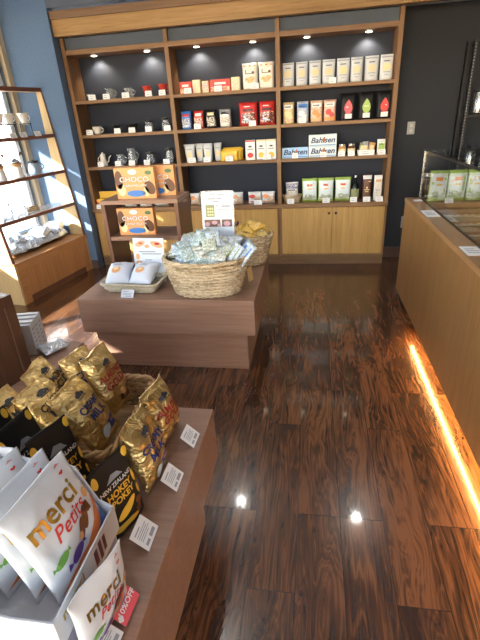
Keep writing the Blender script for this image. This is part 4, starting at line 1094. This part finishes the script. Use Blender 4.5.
# shallow white-washed wicker tray with wrapped cakes and a photo card
t = thing('wicker_tray', 'shallow rectangular wicker tray holding pale wrapped cakes on the middle table', 'tray', (-1.175, 2.585, TZ + .001), -.06)
wicker(t, .155, .085, .200, .120, .062, rows=5, stakes=40, mat=wood('whitewashed_wicker', (.48, .40, .28), (.74, .68, .55), 'X', 3, .6), r=.006, rim=.009, sup=9.0)
for i, (x, rz) in enumerate(((-1.265, .1), (-1.110, -.12))):
    t = thing('wrapped_cake', '%s plump pale blue wrapped cake packet in the wicker tray' % ['left', 'right'][i], 'cake packet', (x, 2.505, .580), group='wrapped cakes in the wicker tray', rot=(-1.15, 0, rz))
    g = Bag(.168, .200, .115, 'pillow', 280 + i, .006); g.body('wrapper', plain('pale_lilac_film', (.66, .72, .84), .3), t, 12, 12)
    decal('cake_picture', [ell(-.005, .075, .034, .022, 18, .3)], g.surf(), M_peach, t, step=.02, eps=.0015)
    decal('cake_highlight', [ell(-.005, .082, .018, .009, 14, .3)], g.surf(), M_cream, t, step=.02, eps=.0025)
    decal('brand_lines', [rect(-.035, .118, .030, .124), rect(-.02, .128, .02, .132)], g.surf(), M_grey, t, step=.02, eps=.0015)
t = thing('photo_card', 'printed photo card of peach cakes leaning at the back of the wicker tray', 'display card', (-1.100, 2.69, TZ + .005), 0, rot=(-.16, 0, -.05))
b = B(); b.box(-.112, .112, 0, .003, 0, .300); obj('card', b, plain('pale_blue_card', (.70, .76, .84), .45), t)
decal_each('cake_print', [ell(-.06, .262, .038, .018, 18, .3), ell(.06, .258, .046, .020, 18, -.3), ell(-.01, .245, .018, .013), ell(-.075, .130, .024, .018), ell(.025, .100, .036, .026), ell(-.082, .175, .016, .02)], planar(-.0004), M_peach, t)
decal_each('cake_detail_print', [ell(-.055, .266, .018, .008), ell(.065, .262, .02, .008), ell(-.052, .112, .018, .012), ell(.022, .112, .016, .010)], planar(-.0010), M_redcer, t)
decal('printed_lines', [rect(-.07, .205, .05, .212), rect(-.05, .19, .09, .197), rect(-.03, .150, .02, .155)], planar(-.0004), M_grey, t)
# tags on the middle table
def tent(x, y, z, label, w=.07, h=.05, rz=0.0, tilt=.9, mat=None, name='price_tag', lines=True):
    t = thing(name, label, 'price tag', (x, y, z), group=None, rot=(-tilt, 0, rz))
    b = B(); b.box(-w / 2, w / 2, 0, .0015, 0.0, h); obj('card', b, mat or M_white, t)
    if lines: decal('printed_lines', [rect(-w * .36, h * .72, w * .1, h * .80), rect(-w * .36, h * .50, w * .36, h * .56), rect(-w * .36, h * .34, w * .3, h * .40), rect(-w * .1, h * .12, w * .36, h * .24)], planar(-.0004), M_grey, t)
    return t
tent(-1.165, 2.405, TZ + .002, 'pale blue-white price tag before the wicker tray', .085, .055, 0, .75, plain('pale_blue_card', (.70, .76, .84), .45))
t = tent(-.395, 2.71, TZ + .002, 'tan card tag standing at the right of the large wicker basket', .062, .10, 1.2, .10, plain('tan_card', (.62, .42, .17), .6), lines=False)
tent(-.890, 2.72, .74, 'white tag poking up over the rim of the large wicker basket', .06, .04, 0, .4)

# =================================================== right counter goods
for i, x in enumerate((.930, 1.062, 1.195)):
    sack('chip_bag', 'green and blue chip bag standing behind the counter glass, %s of three' % ORD[i], 'chip bag', x, 3.50, .8712, .132, .222, .05, M_green,
         [('blue_panel', [rect(-.060, .024, .060, .200)], plain('white_blue_film', (.74, .82, .84), .35)), ('brand_mark', [rect(-.026, .150, .026, .176)], M_orange), ('caption', [rect(-.018, .118, .020, .130)], M_yel), ('picture', [ell(-.015, .060, .028, .018), ell(.024, .052, .022, .016), rect(-.056, .026, .056, .048)], mottle('landscape_artwork', [(.20, .30, .12), (.55, .60, .45), (.10, .16, .10), (.70, .72, .60)], 60))],
         'pillow', group='green chip bags behind the counter glass', seed=300 + i, cr=.003)
b = B(); b.box(.855, 1.60, 3.42, 3.575, .8385, .8705)
tag(obj('bag_shelf', b, M_ctry), 'wooden board across the far end of the counter well under the chip bags', 'board')
t = thing('syrup_bottle', 'small dark bottle in the far corner behind the counter glass', 'bottle', (.868, 3.60, .871))
b = B(); b.lathe([(.012, 0), (.013, .01), (.013, .11), (.006, .14), (.006, .17)], seg=16); obj('body', b, M_bottle, t, smooth=True)
b = B(); b.lathe([(.008, .1705), (.008, .19)], seg=12); obj('cap', b, M_steel, t)
def flat_tag(x, y, z, w, d, rz, label, m=None):
    t = thing('price_tag', label, 'price tag', (x, y, z), rz)
    b = B(); b.box(-w / 2, w / 2, -d / 2, d / 2, 0, .0015); obj('card', b, m or M_white, t)
    decal('printed_lines', [rect(-w * .35, d * .15, w * .2, d * .22), rect(-w * .35, -.05 * d, w * .35, .02 * d), rect(-w * .35, -d * .25, w * .3, -d * .18)], lambda a, c: (Vector((a, c, .0015)), Vector((0, 0, 1))), M_grey, t)
    return t
flat_tag(.795, 3.08, .8705, .085, .20, .0, 'long white tag lying on the counter rail outside the glass, far one')
flat_tag(.905, 3.08, .8355, .085, .20, .0, 'long white tag lying inside the counter glass beside the rail')
flat_tag(.795, 2.22, .8705, .085, .15, .0, 'white tag lying on the counter rail at the right edge, near one')
tent(1.00, 3.41, .8715, 'white price tag before the middle chip bag behind the counter glass', .06, .035, 0, .4)
flat_tag(.81, 3.55, .8705, .06, .06, 0, 'small white tag at the far corner of the counter rail')

# =================================================== goods on the ladder shelf
def wl(x, y, z):
    v = WCL + x * NS + y * TS; return (v.x, v.y, z)
WCL = Vector((-2.70, 3.41, 0))
for i, y in enumerate((.40, .53, .72)):
    x, yy, z = wl(-.17, y + .05, 1.461)
    t = thing('dripper_stand', 'black wire coffee stand on the ladder shelf, %s' % ['nearest the left edge', 'middle one', 'rightmost one'][i], 'stand', (x, yy, z), group='black wire dripper stands')
    b = B(); b.tube([(.055 * math.cos(2 * PI * j / 20), .055 * math.sin(2 * PI * j / 20), .115) for j in range(20)], .004, 6, closed=True)
    for s in (-1, 1): b.tube([(.055 * s, 0, .112), (.062 * s, 0, .0), (.062 * s, .045, .004)], .004, 6)
    b.tube([(-.062, 0, .004), (.062, 0, .004)], .004, 6)
    obj('frame', b, M_black, t, smooth=True)
    q = dripper('white_dripper', 'white ceramic dripper cup held in the black stand, %s' % ['nearest the left edge', 'middle one', 'rightmost one'][i], x, 1.461 + .108, .13, .10, M_cer, y=yy)
    tg = tent(x + .09, yy + .035 - .12 * 0, 1.4615, 'white card tag by the dripper stand on the ladder shelf, %s' % ['nearest the left edge', 'middle one', 'rightmost one'][i], .07, .045, 1.2, .3)
for i, y in enumerate((.33, .55)):
    x, yy, z = wl(-.20, y, 1.112)
    t = thing('coffee_grinder', 'hand coffee mill with cream body, wood collar and steel dome, %s' % ['left one', 'right one'][i], 'coffee mill', (x, yy, z), group='hand coffee mills on the ladder shelf')
    b = B(); b.lathe([(.052, 0), (.055, .01), (.042, .10)], seg=24); obj('body', b, M_cer, t, smooth=True)
    b = B(); b.lathe([(.044, .1005), (.050, .115), (.050, .125)], seg=24); obj('collar', b, M_almond, t)
    b = B(); b.lathe([(.046, .1255), (.040, .148), (.020, .165), (.006, .170), (.006, .195)], seg=24); obj('dome', b, M_steel, t, smooth=True)
    b = B(); b.tube([(0, 0, .195), (.06, .02, .20)], .004, 6).lathe([(.003, .198), (.012, .206), (.012, .222), (.004, .228)], cx=.06, cy=.02, seg=12); obj('crank', b, M_choc, t, smooth=True)
x, yy, z = wl(-.18, .76, 1.112)
jug('enamel_pot', 'blue-grey enamel pot with black handle at the ladder shelf\'s right end', 'pot', x, 1.112, .06, .125, plain('blue_grey_enamel', (.28, .36, .46), .25), M_black, M_black, y=yy, rz=.8)
x, yy, z = wl(-.18, .60, .772)
t = thing('name_card', 'brown kraft card on the lower glass shelf of the ladder unit', 'card', (x, yy, .7725), 1.2, rot=(-.3, 0, 1.25))
b = B(); b.box(-.075, .075, 0, .002, 0, .055); obj('card', b, plain('kraft', (.45, .27, .14), .6), t)
decal('writing', [rect(-.055, .030, .055, .036), rect(-.04, .016, .045, .021)], planar(-.0004), M_cream, t)
for i, y in enumerate((.25, .42)):
    x, yy, z = wl(-.16, y, .772)
    jug('glass_carafe', 'clear glass carafe on the lower ladder shelf, %s' % ['left one', 'right one'][i], 'carafe', x, .772, .055, .14, M_glass, y=yy, rz=.5)
# clear bags of coffee-shop sundries on the base top
random.seed(11)
cb = None
pos = [(-.13, .20), (-.27, .27), (-.12, .38), (-.27, .47), (-.12, .57), (-.27, .67), (-.13, .75), (-.28, .86), (-.14, .92), (-.20, .33), (-.20, .55), (-.19, .78)]
nm = ['nearest the left post', 'back left', 'second along the front edge', 'behind the second', 'at the middle of the front edge', 'behind the middle one', 'third along the front edge', 'back right', 'at the right end of the front edge',
      'on top of the pile at the left', 'on top of the pile in the middle', 'on top of the pile at the right']
for i, (lx, ly) in enumerate(pos):
    x, yy, z = wl(lx, ly, .411)
    up = .065 if i >= 9 else 0
    rot = (-PI / 2 + .22 + random.uniform(-.05, .1), 0, random.uniform(-.7, .9) + .8)
    lab = 'cellophane sachet bag on the ladder shelf base, ' + nm[i]
    if cb is None or i == 3:
        t = thing('cellophane_bag', lab, 'clear bag', (x, yy, .452 + up), group='cellophane bags on the ladder shelf base', rot=rot)
        g = Bag(.21, .22, .085, 'pillow', 400 + i, .016); g.body('film', M_cello, t, 16, 16)
        g2 = Bag(.17, .17, .055, 'pillow', 420 + i, .018); q = g2.body('sachets', plain('sachet_white', (.42, .47, .55), .5), t, 12, 12)
        for v in q.data.vertices: v.co.z += .025
        decal('sachet_print', [rect(-.05, .05, -.01, .08), rect(.01, .10, .05, .13), rect(-.045, .12, -.015, .15), rect(.02, .05, .045, .075)], lambda a, c, g2=g2: (g2.surf()(a, c)[0] + Vector((0, 0, .025)), g2.surf()(a, c)[1]), M_ltblue, t, step=.02, eps=.002)
        if cb is None: cb = t
    else: dup(cb, (x, yy, .452 + up), lab, rot=rot)

# =================================================== foreground table
t = thing('shallow_basket', 'brown rectangular chip-wood basket full of gold foil bags in the foreground', 'basket', (-.775, 1.118, TZ + .001), 0)
wicker(t, .172, .190, .190, .212, .122, rows=6, stakes=44, mat=M_wick2, r=.006, rim=.015, sup=9.0)

def gold_bag(label, title, ink, o, right, up, w=.165, h=.24, d=.075, seed=0):
    t = thing('chocolate_bag', label, 'chocolate bag', (0, 0, 0), group='gold foil chocolate bags')
    g = Bag(w, h, d, 'pillow', seed, .0115, wave=.006); g.body('foil_body', M_gold, t, 36, 44)
    F = g.surf(); n = len(title)
    bms = [text2(s, .034 if len(s) > 4 else .038, .0, h * (.60 - .145 * i), bold=.03, sx=.92 if len(s) > 5 else 1.1) for i, s in enumerate(title)]
    decal('title_lettering', merge(bms), F, ink, t, step=.012, eps=.002)
    em = [ell(0, h * .80, .014, .010), ell(-.016, h * .785, .009, .007), ell(.016, h * .785, .009, .007), rect(-.026, h * .735, .026, h * .748)]
    decal('crest_emblem', poly2(em), F, M_ink, t, step=.012, eps=.002)
    if ink is M_navyink:
        decal('blue_flag_print', poly2([rect(.010, h * .12, .062, h * .30)]), F, plain('royal_blue', (.03, .06, .30), .35), t, step=.012, eps=.002)
        decal_each('milk_cup_print', [ell(-.012, h * .16, .020, .020), rect(-.004, h * .13, .018, h * .22)], F, M_sky, t, step=.012, eps=.003)
        decal_each('chocolate_print', [rect(.0, h * .27, .026, h * .34), rect(.030, h * .20, .058, h * .24)], F, M_almond, t, step=.012, eps=.003)
    else:
        decal_each('chocolate_print', [rect(.012, h * .10, .060, h * .22), rect(-.010, h * .14, .008, h * .24), rect(.034, h * .24, .062, h * .32)], F, M_choc, t, step=.012, eps=.002)
        decal_each('almond_picture', [ell(.010, h * .26, .012, .008), ell(.030, h * .23, .010, .007)], F, M_almond, t, step=.012, eps=.003)
    place(t, o, right, up)
    return t
CM, AM = ['CREAMY', 'MILK'], ['ALMOND', 'GOLD']
RI = plain('dark_red_ink', (.30, .02, .02), .45)
gold_bag('gold foil bag lettered CREAMY MILK standing outside the basket between two price tags', CM, M_navyink, (-.470, .950, .528), (.04, 1, 0), (-.045, 0, .215), w=.150, h=.235, seed=3)
gold_bag('gold foil bag with red almond lettering standing outside the basket near the far price tag', AM, RI, (-.484, 1.140, .528), (.10, 1, 0), (-.035, .03, .18), w=.150, h=.215, seed=4)
gold_bag('big gold foil bag lettered CREAMY MILK leaning in the front of the basket', CM, M_navyink, (-.672, 1.062, .565), (.02, 1, 0), (-.115, -.01, .190), w=.175, h=.245, seed=5)
gold_bag('tall gold foil bag with red almond lettering rising at the basket\'s far right', AM, RI, (-.690, 1.215, .585), (.16, 1, 0), (-.060, .035, .200), w=.155, h=.245, seed=6)
gold_bag('crumpled gold foil bag turned sideways behind the tall almond bag', CM, M_navyink, (-.800, 1.260, .575), (.35, 1, 0), (-.09, .02, .19), w=.14, h=.215, seed=7)
gold_bag('gold foil bag lying back in the far left of the basket', AM, M_ink, (-.885, 1.235, .575), (-.1, 1, 0), (-.13, .05, .15), w=.16, h=.22, seed=8)
gold_bag('gold foil bag with black crest in the middle left of the basket', CM, M_ink, (-.800, 1.085, .570), (.02, 1, 0), (-.14, 0, .17), w=.165, h=.235, seed=9)
gold_bag('gold foil bag at the near left corner of the basket behind the black bags', AM, M_ink, (-.900, 1.02, .570), (0, 1, 0), (-.12, 0, .17), w=.16, h=.225, seed=10)

def toffee_bag(label, o, right, up, w=.145, h=.225, d=.045, seed=0):
    t = thing('toffee_bag', label, 'toffee bag', (0, 0, 0), group='black bags with honeycomb print')
    g = Bag(w, h, d, 'pouch', seed, .004, wave=.003); g.body('film_body', M_blackbag, t, 20, 24)
    F = g.surf()
    decal('heading_lettering', text2('NEW ZEALAND', .0165, .0, h * .66, bold=.02), F, M_white, t, step=.012, eps=.0015)
    bms = [text2('HOKEY', .026, .0, h * .55, bold=.035, sx=1.05), text2('POKEY', .026, .004, h * .44, bold=.035, sx=1.05)]
    decal('title_lettering', merge(bms), F, M_yel, t, step=.012, eps=.0015)
    decal('mountain_emblem', poly2([[(-.030, h * .72), (.030, h * .72), (.016, h * .785), (.006, h * .76), (-.006, h * .80), (-.018, h * .76)]]), F, M_grey, t, step=.012, eps=.0015)
    decal_each('honeycomb_print', [ell(.0, h * .27, .042, .012, 16, .35), ell(-.058, h * .86, .010, .018, 14), ell(.060, h * .93, .011, .016, 14), ell(.060, h * .55, .006, .020, 12), ell(.060, h * .35, .006, .016, 12), ell(-.060, h * .30, .006, .016, 12), ell(-.02, h * .10, .05, .010, 12)], F, M_yel, t, step=.012, eps=.0015)
    decal_each('chocolate_print', [ell(.045, h * .22, .012, .012, 12), ell(.035, h * .14, .012, .010, 12)], F, M_choc, t, step=.012, eps=.0018)
    place(t, o, right, up)
    return t
toffee_bag('black Hokey Pokey toffee bag standing alone in front of the chip-wood basket', (-.500, .782, .525), (.32, 1, 0), (-.02, .03, .22), w=.140, h=.222, seed=21)
toffee_bag('black toffee bag half hidden between the white carton and the gold bags', (-.655, .815, .525), (.30, 1, 0), (-.05, .02, .26), w=.135, h=.285, seed=22)
for i, x in enumerate((-.735, -.810, -.885)):
    toffee_bag('black toffee bag with yellow corner dot behind the white carton, %s' % ['nearest the aisle', 'in the middle', 'at the left edge'][i], (x, .83, .525), (.10, 1, 0), (-.08, .01, .26), w=.150, h=.300, seed=23 + i)

# white display cartons, two tiers
t = thing('display_carton', 'upper white cardboard display carton holding a row of white chocolate bags', 'carton', (-.675, .560, .606))
w_, d_ = .20, .140        # half length along x, half width along y
M_carton = plain('white_carton', (.58, .61, .67), .45)
b = B(); b.box(-w_, w_, -d_, d_, 0, .004); obj('bottom', b, M_carton, t)
b = B(); b.box(w_ - .004, w_, -d_, d_, .0042, .082); fw_ = obj('front_wall', b, M_carton, t)
b = B(); b.prism([(-w_, .0042), (w_ - .0045, .0042), (w_ - .0045, .082), (.165, .100), (.125, .205), (-.02, .225), (-.025, .250), (-w_, .250)], d_ - .004, d_, 'y'); obj('far_wall', b, M_carton, t)
b = B(); b.prism([(-w_, .0042), (w_ - .0045, .0042), (w_ - .0045, .082), (.11, .080), (.03, .092), (-.06, .125), (-w_, .21)], -d_, -d_ + .004, 'y'); obj('near_wall', b, M_carton, t)
b = B(); b.box(-w_, -w_ + .004, -d_ + .0042, d_ - .0042, .0042, .250); obj('back_wall', b, M_carton, t)
FX = lambda a, c: (Vector((w_, a, c)), Vector((1, 0, 0)))
decal('carton_lettering', text2('merci', .036, -.070, .058, bold=.02, sx=1.1), FX, M_goldp, fw_)
decal('carton_script', text2('Petits', .022, -.070, .024, bold=.01, shear=.3), FX, M_maroon, fw_)
decal('carton_motif', poly2([rect(.02, .020, .035, .065), rect(.042, .015, .055, .070), rect(.062, .020, .074, .065)]), FX, M_maroon, fw_)
t = thing('display_carton', 'lower white cardboard carton under the upper display carton', 'carton', (-.680, .560, .5215))
b = B(); b.box(-w_, w_ - .01, -d_, d_, 0, .083); obj('box', b, M_carton, t, bevel=.001)
b = B(); b.box(w_ - .0098, w_ - .006, -d_ + .01, d_ - .01, .006, .06); obj('front_strip', b, plain('dim_violet_print', (.35, .34, .45), .5), t)

def merci_bag(label, o, right, up, w=.205, h=.250, d=.050, seed=0, fine=True):
    t = thing('chocolate_bag', label, 'chocolate bag', (0, 0, 0), group='white chocolate bags in gold and red lettering')
    g = Bag(w, h, d, 'pillow', seed, .0040, wave=.005); g.body('film_body', M_paper, t, 28, 34)
    F0 = g.surf(); st = .012; k = w / .214; F = (lambda a, c: F0(a * k, c))
    decal('brand_lettering', text2('merci', .070 * (k * .5 + .5), -.010, h * .70, bold=.018, sx=1.0), F, M_goldp, t, step=st, eps=.0015)
    decal('script_lettering', text2('Petits', .050 * (k * .5 + .5), .008, h * .515, bold=.008, shear=.30, rot=.06), F, M_red, t, step=st, eps=.0015)
    decal('heart_mark', poly2([[(.066, h * .855), (.074, h * .87), (.074, h * .88), (.069, h * .885), (.066, h * .877), (.063, h * .885), (.058, h * .88), (.058, h * .87)]]), F, M_red, t, step=st, eps=.0015)
    decal('top_mark', poly2([rect(.060, h * .935, .078, h * .941), rect(.066, h * .946, .072, h * .952)]), F, M_red, t, step=st, eps=.0015)
    # candies and chocolate pieces
    decal('green_candy', poly2([ell(-.060, h * .315, .023, .0095, 18, .25), [(-.080, h * .300), (-.090, h * .28), (-.088, h * .325)], [(-.040, h * .335), (-.030, h * .325), (-.032, h * .37)]]), F, plain('candy_green', (.14, .34, .06), .3), t, step=st, eps=.002)
    decal('purple_candy', poly2([ell(-.018, h * .215, .026, .012, 18, .2), [(-.042, h * .195), (-.060, h * .16), (-.056, h * .235)], [(.004, h * .235), (.018, h * .22), (.014, h * .29)]]), F, M_purple, t, step=st, eps=.002)
    decal_each('chocolate_pieces', [ell(.022, h * .345, .011, .026, 16, -.5), ell(.044, h * .395, .011, .028, 16, -.4), rect(.058, h * .40, .074, h * .50)], F, M_choc, t, step=st, eps=.002)
    decal_each('nougat_pieces', [ell(.010, h * .300, .008, .010, 12, -.5), ell(.084, h * .56, .010, .014, 12)], F, M_almond, t, step=st, eps=.0024)
    decal('orange_wave', poly2([[(-w * .47, h * .06), (w * .30, h * .06), (w * .47, h * .40), (w * .47, h * .50), (w * .30, h * .28), (w * .08, h * .16), (-w * .2, h * .13)]]), F, plain('burnt_orange', (.62, .17, .04), .35), t, step=st, eps=.0015)
    decal('blue_wave', poly2([[(-w * .1, h * .05), (w * .46, h * .05), (w * .47, h * .30), (w * .34, h * .19), (w * .18, h * .10)]]), F, plain('wave_blue', (.08, .15, .42), .35), t, step=st, eps=.0022)
    place(t, o, right, up)
    return t
for i, (x, lab) in enumerate(((-.498, 'front white merci Petits bag facing the aisle in the upper display carton'), (-.550, 'second white merci bag from the front in the upper carton'),
        (-.622, 'third white merci bag from the front in the upper carton'), (-.680, 'fourth white merci bag from the front in the upper carton'), (-.738, 'rearmost white merci bag in the upper display carton'))):
    merci_bag(lab, (x, .588, .630), (.11, 1, 0), (-.062, .035, .17), seed=31 + i, d=.040 if i == 0 else .032, w=.214, h=.243)
merci_bag('white merci Petits bag standing on the table in front of the display carton', (-.436, .508, .5265), (.22, 1, 0), (.02, .01, .22), w=.160, h=.205, d=.035, seed=41)

# price cards along the aisle edge of the foreground table
def card3(label, o, right, up, w, h, mat=None, name='price_tag', lines=True, stand=True):
    t = thing(name, label, 'price tag', (0, 0, 0))
    b = B(); b.box(-w / 2, w / 2, 0, .001, 0, h); obj('card', b, mat or M_white, t, bevel=.0003)
    if lines:
        decal('printed_lines', [rect(-w * .36, h * .78, w * .05, h * .83), rect(-w * .36, h * .66, w * .36, h * .69), rect(-w * .36, h * .57, w * .30, h * .60), rect(-w * .36, h * .48, w * .36, h * .51), rect(-w * .36, h * .39, w * .22, h * .42), rect(-w * .36, h * .12, -w * .10, h * .24), rect(.0, h * .12, w * .36, h * .28)], planar(-.0004), M_grey, t)
    if stand:
        b = B(); b.box(-w / 2 + .004, w / 2 - .004, .0015, .0025, 0.0, h * .98).box(-w / 2 + .004, w / 2 - .004, .0026, .030, 0.0, .001); obj('clear_stand', b, M_acry, t)
    place(t, o, right, up)
    return t
card3('white price card nearest the far corner of the foreground table', (-.384, 1.130, .523), (.05, 1, 0), (-.045, 0, .040), .074, .060)
card3('white price card beside the outer CREAMY MILK bag, middle one along the table edge', (-.390, .940, .523), (.02, 1, 0), (-.045, 0, .040), .076, .062)
card3('white price card in front of the black Hokey Pokey bag, nearest one', (-.408, .740, .523), (.0, 1, 0), (-.045, 0, .040), .078, .064)
t = card3('pink 10%OFF card with clover mark in front of the merci bag on the table', (-.392, .550, .530), (.06, 1, 0), (-.050, 0, .045), .074, .062, M_pink, 'discount_card', False)
decal('offer_lettering', text2('10%OFF', .018, .004, .022, bold=.02, sx=1.1), planar(-.0004), M_white, t)
decal('small_print', [rect(-.024, .040, .028, .043), rect(-.020, .047, .024, .0495), rect(-.026, .034, .020, .0365)], planar(-.0004), plain('pale_pink', (.85, .50, .52), .5), t)
decal('clover_mark', [ell(-.0305 + dx, .018 + dz, .0042, .0042, 12) for dx, dz in ((-.0035, 0), (.0035, 0), (0, .0035), (0, -.0035))], planar(-.0004), M_white, t)
card3('white price card at the bottom edge beside the pink discount card', (-.398, .470, .526), (.06, 1, 0), (-.050, 0, .040), .068, .058)

# =================================================== left table goods
t = thing('paper_pack', 'white printed pack of paper sachets standing behind the brown box riser', 'paper pack', (-1.435, 1.722, TZ + .0015), .25)
b = B()
for k in range(6): b.box(-.085, .085, -.075 + k * .0252, -.0505 + k * .0252, 0, .165 + .006 * (k % 2))
obj('sachets', b, M_paper, t, bevel=.001)
SX = lambda a, c: (Vector((.085, a, c)), Vector((1, 0, 0)))
rr = random.Random(4)
decal('printed_lines', [rect(-.065 + .045 * (j % 3), .02 + .022 * (j // 3), -.065 + .045 * (j % 3) + rr.uniform(.015, .036), .027 + .022 * (j // 3)) for j in range(18)], SX, M_grey, t)
t = thing('clear_wrapper', 'crumpled clear plastic wrapper at the back edge of the left table', 'clear bag', (-1.235, 1.745, .5385), rot=(-PI / 2 + .12, 0, 1.1))
g = Bag(.14, .11, .03, 'pillow', 501, .008); g.body('film', M_cello, t, 14, 14)
t.location = (-1.235, 1.70, .5385)
t = thing('small_basket', 'wicker basket on top of the brown box riser at the left edge of the view', 'basket', (-1.455, 1.455, .9175), 0)
wicker(t, .085, .075, .115, .100, .10, rows=7, stakes=26, r=.006, rim=.010)
